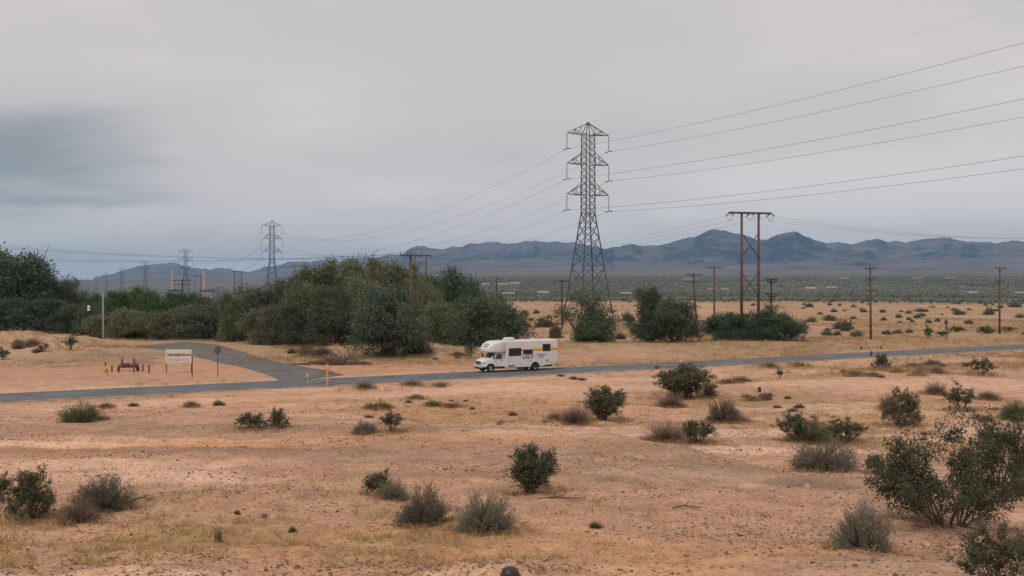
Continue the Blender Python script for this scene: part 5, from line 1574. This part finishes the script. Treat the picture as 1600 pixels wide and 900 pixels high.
MB().lathe([(0.13, -0.3), (0.11, ZC + (HZ - 457) * Y / F - z), (0, ZC + (HZ - 457) * Y / F - z)], 10).build('shaft', mat('pale_pole_paint', (0.27, 0.27, 0.20), 0.6), r)
X, Y, z = at_depth(139, 160)
r = thing('meter_box', 'pair of small white boxes on a post among the left trees', 'box', (X, Y, z))
zt = ZC + (HZ - 477) * Y / F - z
MB().lathe([(0.06, -0.2), (0.06, zt), (0, zt)], 8).build('post', BLK, r)
for dz, h_ in ((0.25, 0.42), (0.72, 0.30)): MB().rbox((0, -0.1, zt - dz), (0.42, 0.14, h_), 0.02).build('box', mat('box_white', (0.72, 0.72, 0.70), 0.5), r)
# short dark stub posts
for px, py, h_, lb in ((1187, 613, 8, 'short dark stub post on the bare ground right of centre'), (1346, 546, 4, 'left one of two low dark stubs at the far road edge'), (1377, 545, 4, 'right one of two low dark stubs at the far road edge'), (1361.5, 557, 8, 'thin dark stake at the near road edge below the three tier pole')):
    X, Y, z = on(px, py); h = h_ * Y / F
    b = MB().lathe([(0.14, -0.1), (0.13, h * 0.9), (0.10, h), (0, h)], 9).rbox((0, 0, h * 0.98), (0.2, 0.2, 0.06), 0.02)
    o = b.build('stub_post', WOOD_D if h_ != 4 else BLK, None, (X, Y, z)); tag(o, lb, 'post')
# dark domed post close to the camera
X, Y = (797 - 800) / F * 5.6, 5.6
z = H(X, Y); zt = ZC - (886 - HZ) * Y / F - z
r = thing('domed_post', 'dark round topped post just showing at the bottom edge', 'post', (X, Y, z))
MB().lathe([(0.052, -0.3), (0.052, zt - 0.06)], 20).build('shaft', BLK, r)
MB().lathe([(0.055, zt - 0.075), (0.055, zt - 0.045), (0.051, zt - 0.030), (0.042, zt - 0.014), (0.028, zt - 0.004), (0.0, zt)], 24).build('cap', mat('cap_dark', (0.03, 0.024, 0.028), 0.45), r)
# brush pile beside the junction tree
X, Y, z = on(528, 570)
rng = np.random.default_rng(77)
P0 = np.stack([rng.normal(0, 2.2, 520), rng.normal(0, 0.7, 520), np.abs(rng.normal(0, 0.35, 520))], 1)
P1 = P0 + np.stack([rng.normal(0, 0.9, 520), rng.normal(0, 0.6, 520), np.abs(rng.normal(0.1, 0.5, 520))], 1)
P0[:, 2] *= np.exp(-(P0[:, 0] / 3) ** 2); P1[:, 2] *= np.exp(-(P1[:, 0] / 3) ** 2)
V, Fq = strands(P0, P1, rng.uniform(0.02, 0.06, 520), rng, 0.08)
o = link('brush_pile', np_mesh('brush_pile', V, Fq, False, TWIG), None, (X, Y, z)); o.color = (0.15, 0.115, 0.09, 1)
tag(o, 'heap of dead grey branches at the foot of the junction tree', 'brush pile')
# fallen sticks and dark stones on the near ground
for px, py, lb, ln in ((488 + 390, 782, 'dead stick lying beside the lone creosote', 1.2), (225, 783, 'thin dead stick on the sand at the left', 0.5), (1075, 796, 'thin dead stick on the bare sand right of centre', 0.7)):
    X, Y, z = on(px, py)
    b = MB()
    b.tube([(-ln / 2, 0, 0.03), (-ln * .1, 0.06, 0.07), (ln * .2, 0.0, 0.05), (ln / 2, 0.08, 0.03)], [0.022, 0.02, 0.016, 0.008], 5)
    b.tube([(-ln * .1, 0.06, 0.07), (ln * .1, 0.2, 0.12)], [0.013, 0.005], 4)
    tag(b.build('dead_stick', mat('dead_wood', (0.10, 0.075, 0.06), 0.9), None, (X, Y, z)), lb, 'stick')
def rock(px, py, wpx, label, colr=(0.16, 0.11, 0.085)):
    X, Y, z = on(px, py); s_ = wpx * Y / F / 2
    o = blobs('rock', np.array([0.0]), np.array([0.0]), np.array([0.0]), np.array([s_]), np.random.default_rng(int(px)), mat('rock_%d' % int(colr[0] * 1000), colr, 0.95, noise=0.3, nscale=8), 0.6)
    del o['kind']; o.location = (X, Y, z); tag(o, label, 'rock')
rock(413, 809, 16, 'flat dark rock in the straw grass left of centre', (0.09, 0.065, 0.055))
rock(1262, 762, 14, 'pale stone on the dark soil right of centre', (0.42, 0.33, 0.26))
rock(1156, 838, 10, 'small dark rock on the bare sand right of centre', (0.09, 0.06, 0.05))
rock(988, 894, 9, 'small dark rock at the bottom edge')

# ------------------------------------------------------------------ FAR PLAIN: stacks, buildings, trucks
STK = mat('stack_concrete', (0.50, 0.38, 0.335), 0.9, noise=0.1, nscale=0.05)
for px, tp, lb in ((270, 417, 'left pink beige smokestack of the far power plant'), (320, 420, 'right pink beige smokestack of the far power plant')):
    Y = 1400; X, Y, z = at_depth(px, Y)
    zt = ZC + (HZ - tp) * Y / F - z
    r = thing('smokestack', lb, 'smokestack', (X, Y, z), 0, 'smokestacks of the far power plant')
    MB().lathe([(2.6, 0), (2.0, zt - 1.2)], 18).build('shaft', STK, r)
    MB().lathe([(2.15, zt - 1.2), (2.15, zt), (1.8, zt), (1.8, zt - 1.0)], 18).build('rim', mat('stack_rim', (0.25, 0.17, 0.15), 0.9), r)
    hb = MB(); hb.box((4, 0, zt * 0.13), (16, 10, zt * 0.26)); hb.build('boiler_house', mat('boiler_tan', (0.40, 0.29, 0.24), 0.9), r)
    hr_ = MB(); hr_.prism([Vector((-5, -6, zt * .26)), Vector((13, -6, zt * .26)), Vector((13, -6, zt * .26 + 1.2)), Vector((3, -6, zt * .26 + 2.4)), Vector((-5, -6, zt * .26 + 1.0))], (0, 0, 0), (0, 12, 0)); hr_.build('roof', mat('boiler_roof', (0.05, 0.045, 0.045), 0.8), r)
for k, (px, tp, w_) in enumerate(((336, 452, 10), (346, 449, 8), (330, 455, 16))):
    X, Y, z = at_depth(px, 1250 + 30 * k); h = ZC + (HZ - tp) * Y / F - z
    r = thing('switchyard_frame', ('low grey switchyard frame right of the smokestacks', 'tallest grey switchyard frame right of the smokestacks', 'wide grey switchyard frame below the right smokestack')[k], 'steel frame', (X, Y, z), 0)
    for q in np.linspace(-0.5, 0.5, 4): MB().box((q * w_, 0, h / 2), (0.5, 0.5, h)).build('column', STEEL, r)
    MB().box((0, 0, h), (w_ + 0.6, 0.6, 0.6)).build('girder', STEEL, r)
WALLW = mat('far_white_wall', (0.31, 0.29, 0.265), 0.8); ROOFW = mat('far_pale_roof', (0.28, 0.26, 0.24), 0.7); ROOFT = mat('far_tan_roof', (0.42, 0.33, 0.25), 0.8); WIN = mat('far_window', (0.03, 0.035, 0.04), 0.3)
def house(px, Y, w_, h_, label, roof=ROOFW, dep=10):
    X, Y, z = at_depth(px, Y)
    r = thing('house', label, 'building', (X, Y, z), 0.1, 'pale buildings scattered over the far plain')
    MB().box((0, 0, h_ * 0.3), (w_, dep, h_ * 0.6)).build('wall', WALLW, r)
    P = [Vector((-w_ / 2 - 0.4, -dep / 2 - 0.4, h_ * 0.6)), Vector((-w_ / 2 - 0.4, dep / 2 + 0.4, h_ * 0.6)), Vector((-w_ / 2 - 0.4, 0, h_))]
    MB().prism(P, (0, 0, 0), (w_ + 0.8, 0, 0)).build('roof', roof, r)
    for q in (-0.3, 0, 0.3): MB().box((q * w_, -dep / 2 - 0.03, h_ * 0.32), (w_ * 0.10, 0.06, h_ * 0.22)).build('window', WIN, r)
for a in ((758, 1250, 9, 5, 'left white building of three beyond the spreading tree'), (786, 1300, 13, 4.5, 'middle white building of three beyond the spreading tree'), (804, 1320, 12, 5.5, 'tallest white building of three beyond the spreading tree'),
          (848, 700, 7, 3.0, 'white gabled house left of the thin dark pole'), (794, 700, 8, 2.2, 'long low white shed beyond the spreading tree'), (977, 700, 7, 2.4, 'long white shed right of the near lattice tower'),
          (1110, 1000, 6, 2.6, 'small white shed behind the straight single arm pole'), (1132, 1000, 6, 2.6, 'small white shed left of the two legged pylon'),
          (1265, 1000, 9, 3.4, 'tan roofed house right of the short dark pole', ROOFT), (1297, 1040, 11, 3.6, 'white roofed house right of the tan roofed one'), (1517, 700, 6, 2.8, 'white house left of the far right pole'),
          (1592, 700, 7, 2.6, 'white shed at the right picture edge')):
    house(*a)
def truck(px, lane, label, trailer=True):
    Y = 1990 + lane; X, Y, z = at_depth(px, Y); z += 0.95
    r = thing('truck', label, 'truck', (X, Y, z), 0, 'trucks on the far highway')
    if trailer: MB().rbox((2, 0, 2.6), (15, 2.6, 2.9), 0.1).build('trailer', WALLW, r)
    MB().loft([rrect(-9.4, 1.2, 1.1, 0.6, 2.2, 0.2), rrect(-8.2, 1.2, 1.1, 0.6, 2.4, 0.2), rrect(-7.6, 1.2, 1.1, 0.6, 3.7, 0.2), rrect(-5.9, 1.2, 1.1, 0.6, 3.9, 0.2)]).build('cab', WALLW if trailer else BLK, r)
    MB().box((0, 0, 0.9), (17, 1.0, 0.3)).build('chassis', BLK, r)
    for x in (-8.6, -6, 6, 7.4):
        MB().lathe([(0, -1.25), (0.5, -1.25), (0.5, 1.25), (0, 1.25)], 12, Matrix.Translation((x, 0, 0.5)) @ Matrix.Rotation(math.pi / 2, 4, 'X')).build('wheel', RUB, r)
for px, ln, lb in ((1435, -6, 'left white truck on the far highway between the two right poles'), (1485, -6, 'right white truck on the far highway between the two right poles'), (1075, -6, 'white truck on the far highway left of the leaning pole'), (1174, -6, 'white truck on the far highway between the legs of the wooden pylon'), (1320, 5, 'white truck on the far highway right of the short dark pole')):
    truck(px, ln, lb)

# ------------------------------------------------------------------ HAZE (the air between here and the mountains)
def haze():
    b = MB().box((0, 0, 0), (2, 2, 2))
    m = bpy.data.materials.new('haze_air'); m.use_nodes = True
    t = m.node_tree; t.nodes.clear()
    o = N(t, 'ShaderNodeOutputMaterial'); v_ = N(t, 'ShaderNodeVolumePrincipled')
    v_.inputs['Color'].default_value = (0.36, 0.62, 0.97, 1)
    v_.inputs['Density'].default_value = HAZE
    v_.inputs['Anisotropy'].default_value = 0.0
    t.links.new(v_.outputs[0], o.inputs['Volume'])
    ob = b.build('haze', m)
    zlo, zhi = min(float(MZ.min()), float(GZ.min())) - 1.0, float(MZ.max()) + 15
    ob.scale = (16300, 16300, (zhi - zlo) / 2); ob.location = (0, 0, (zhi + zlo) / 2)
    tag(ob, kind='stuff')
HAZE = 8.6e-5
haze()
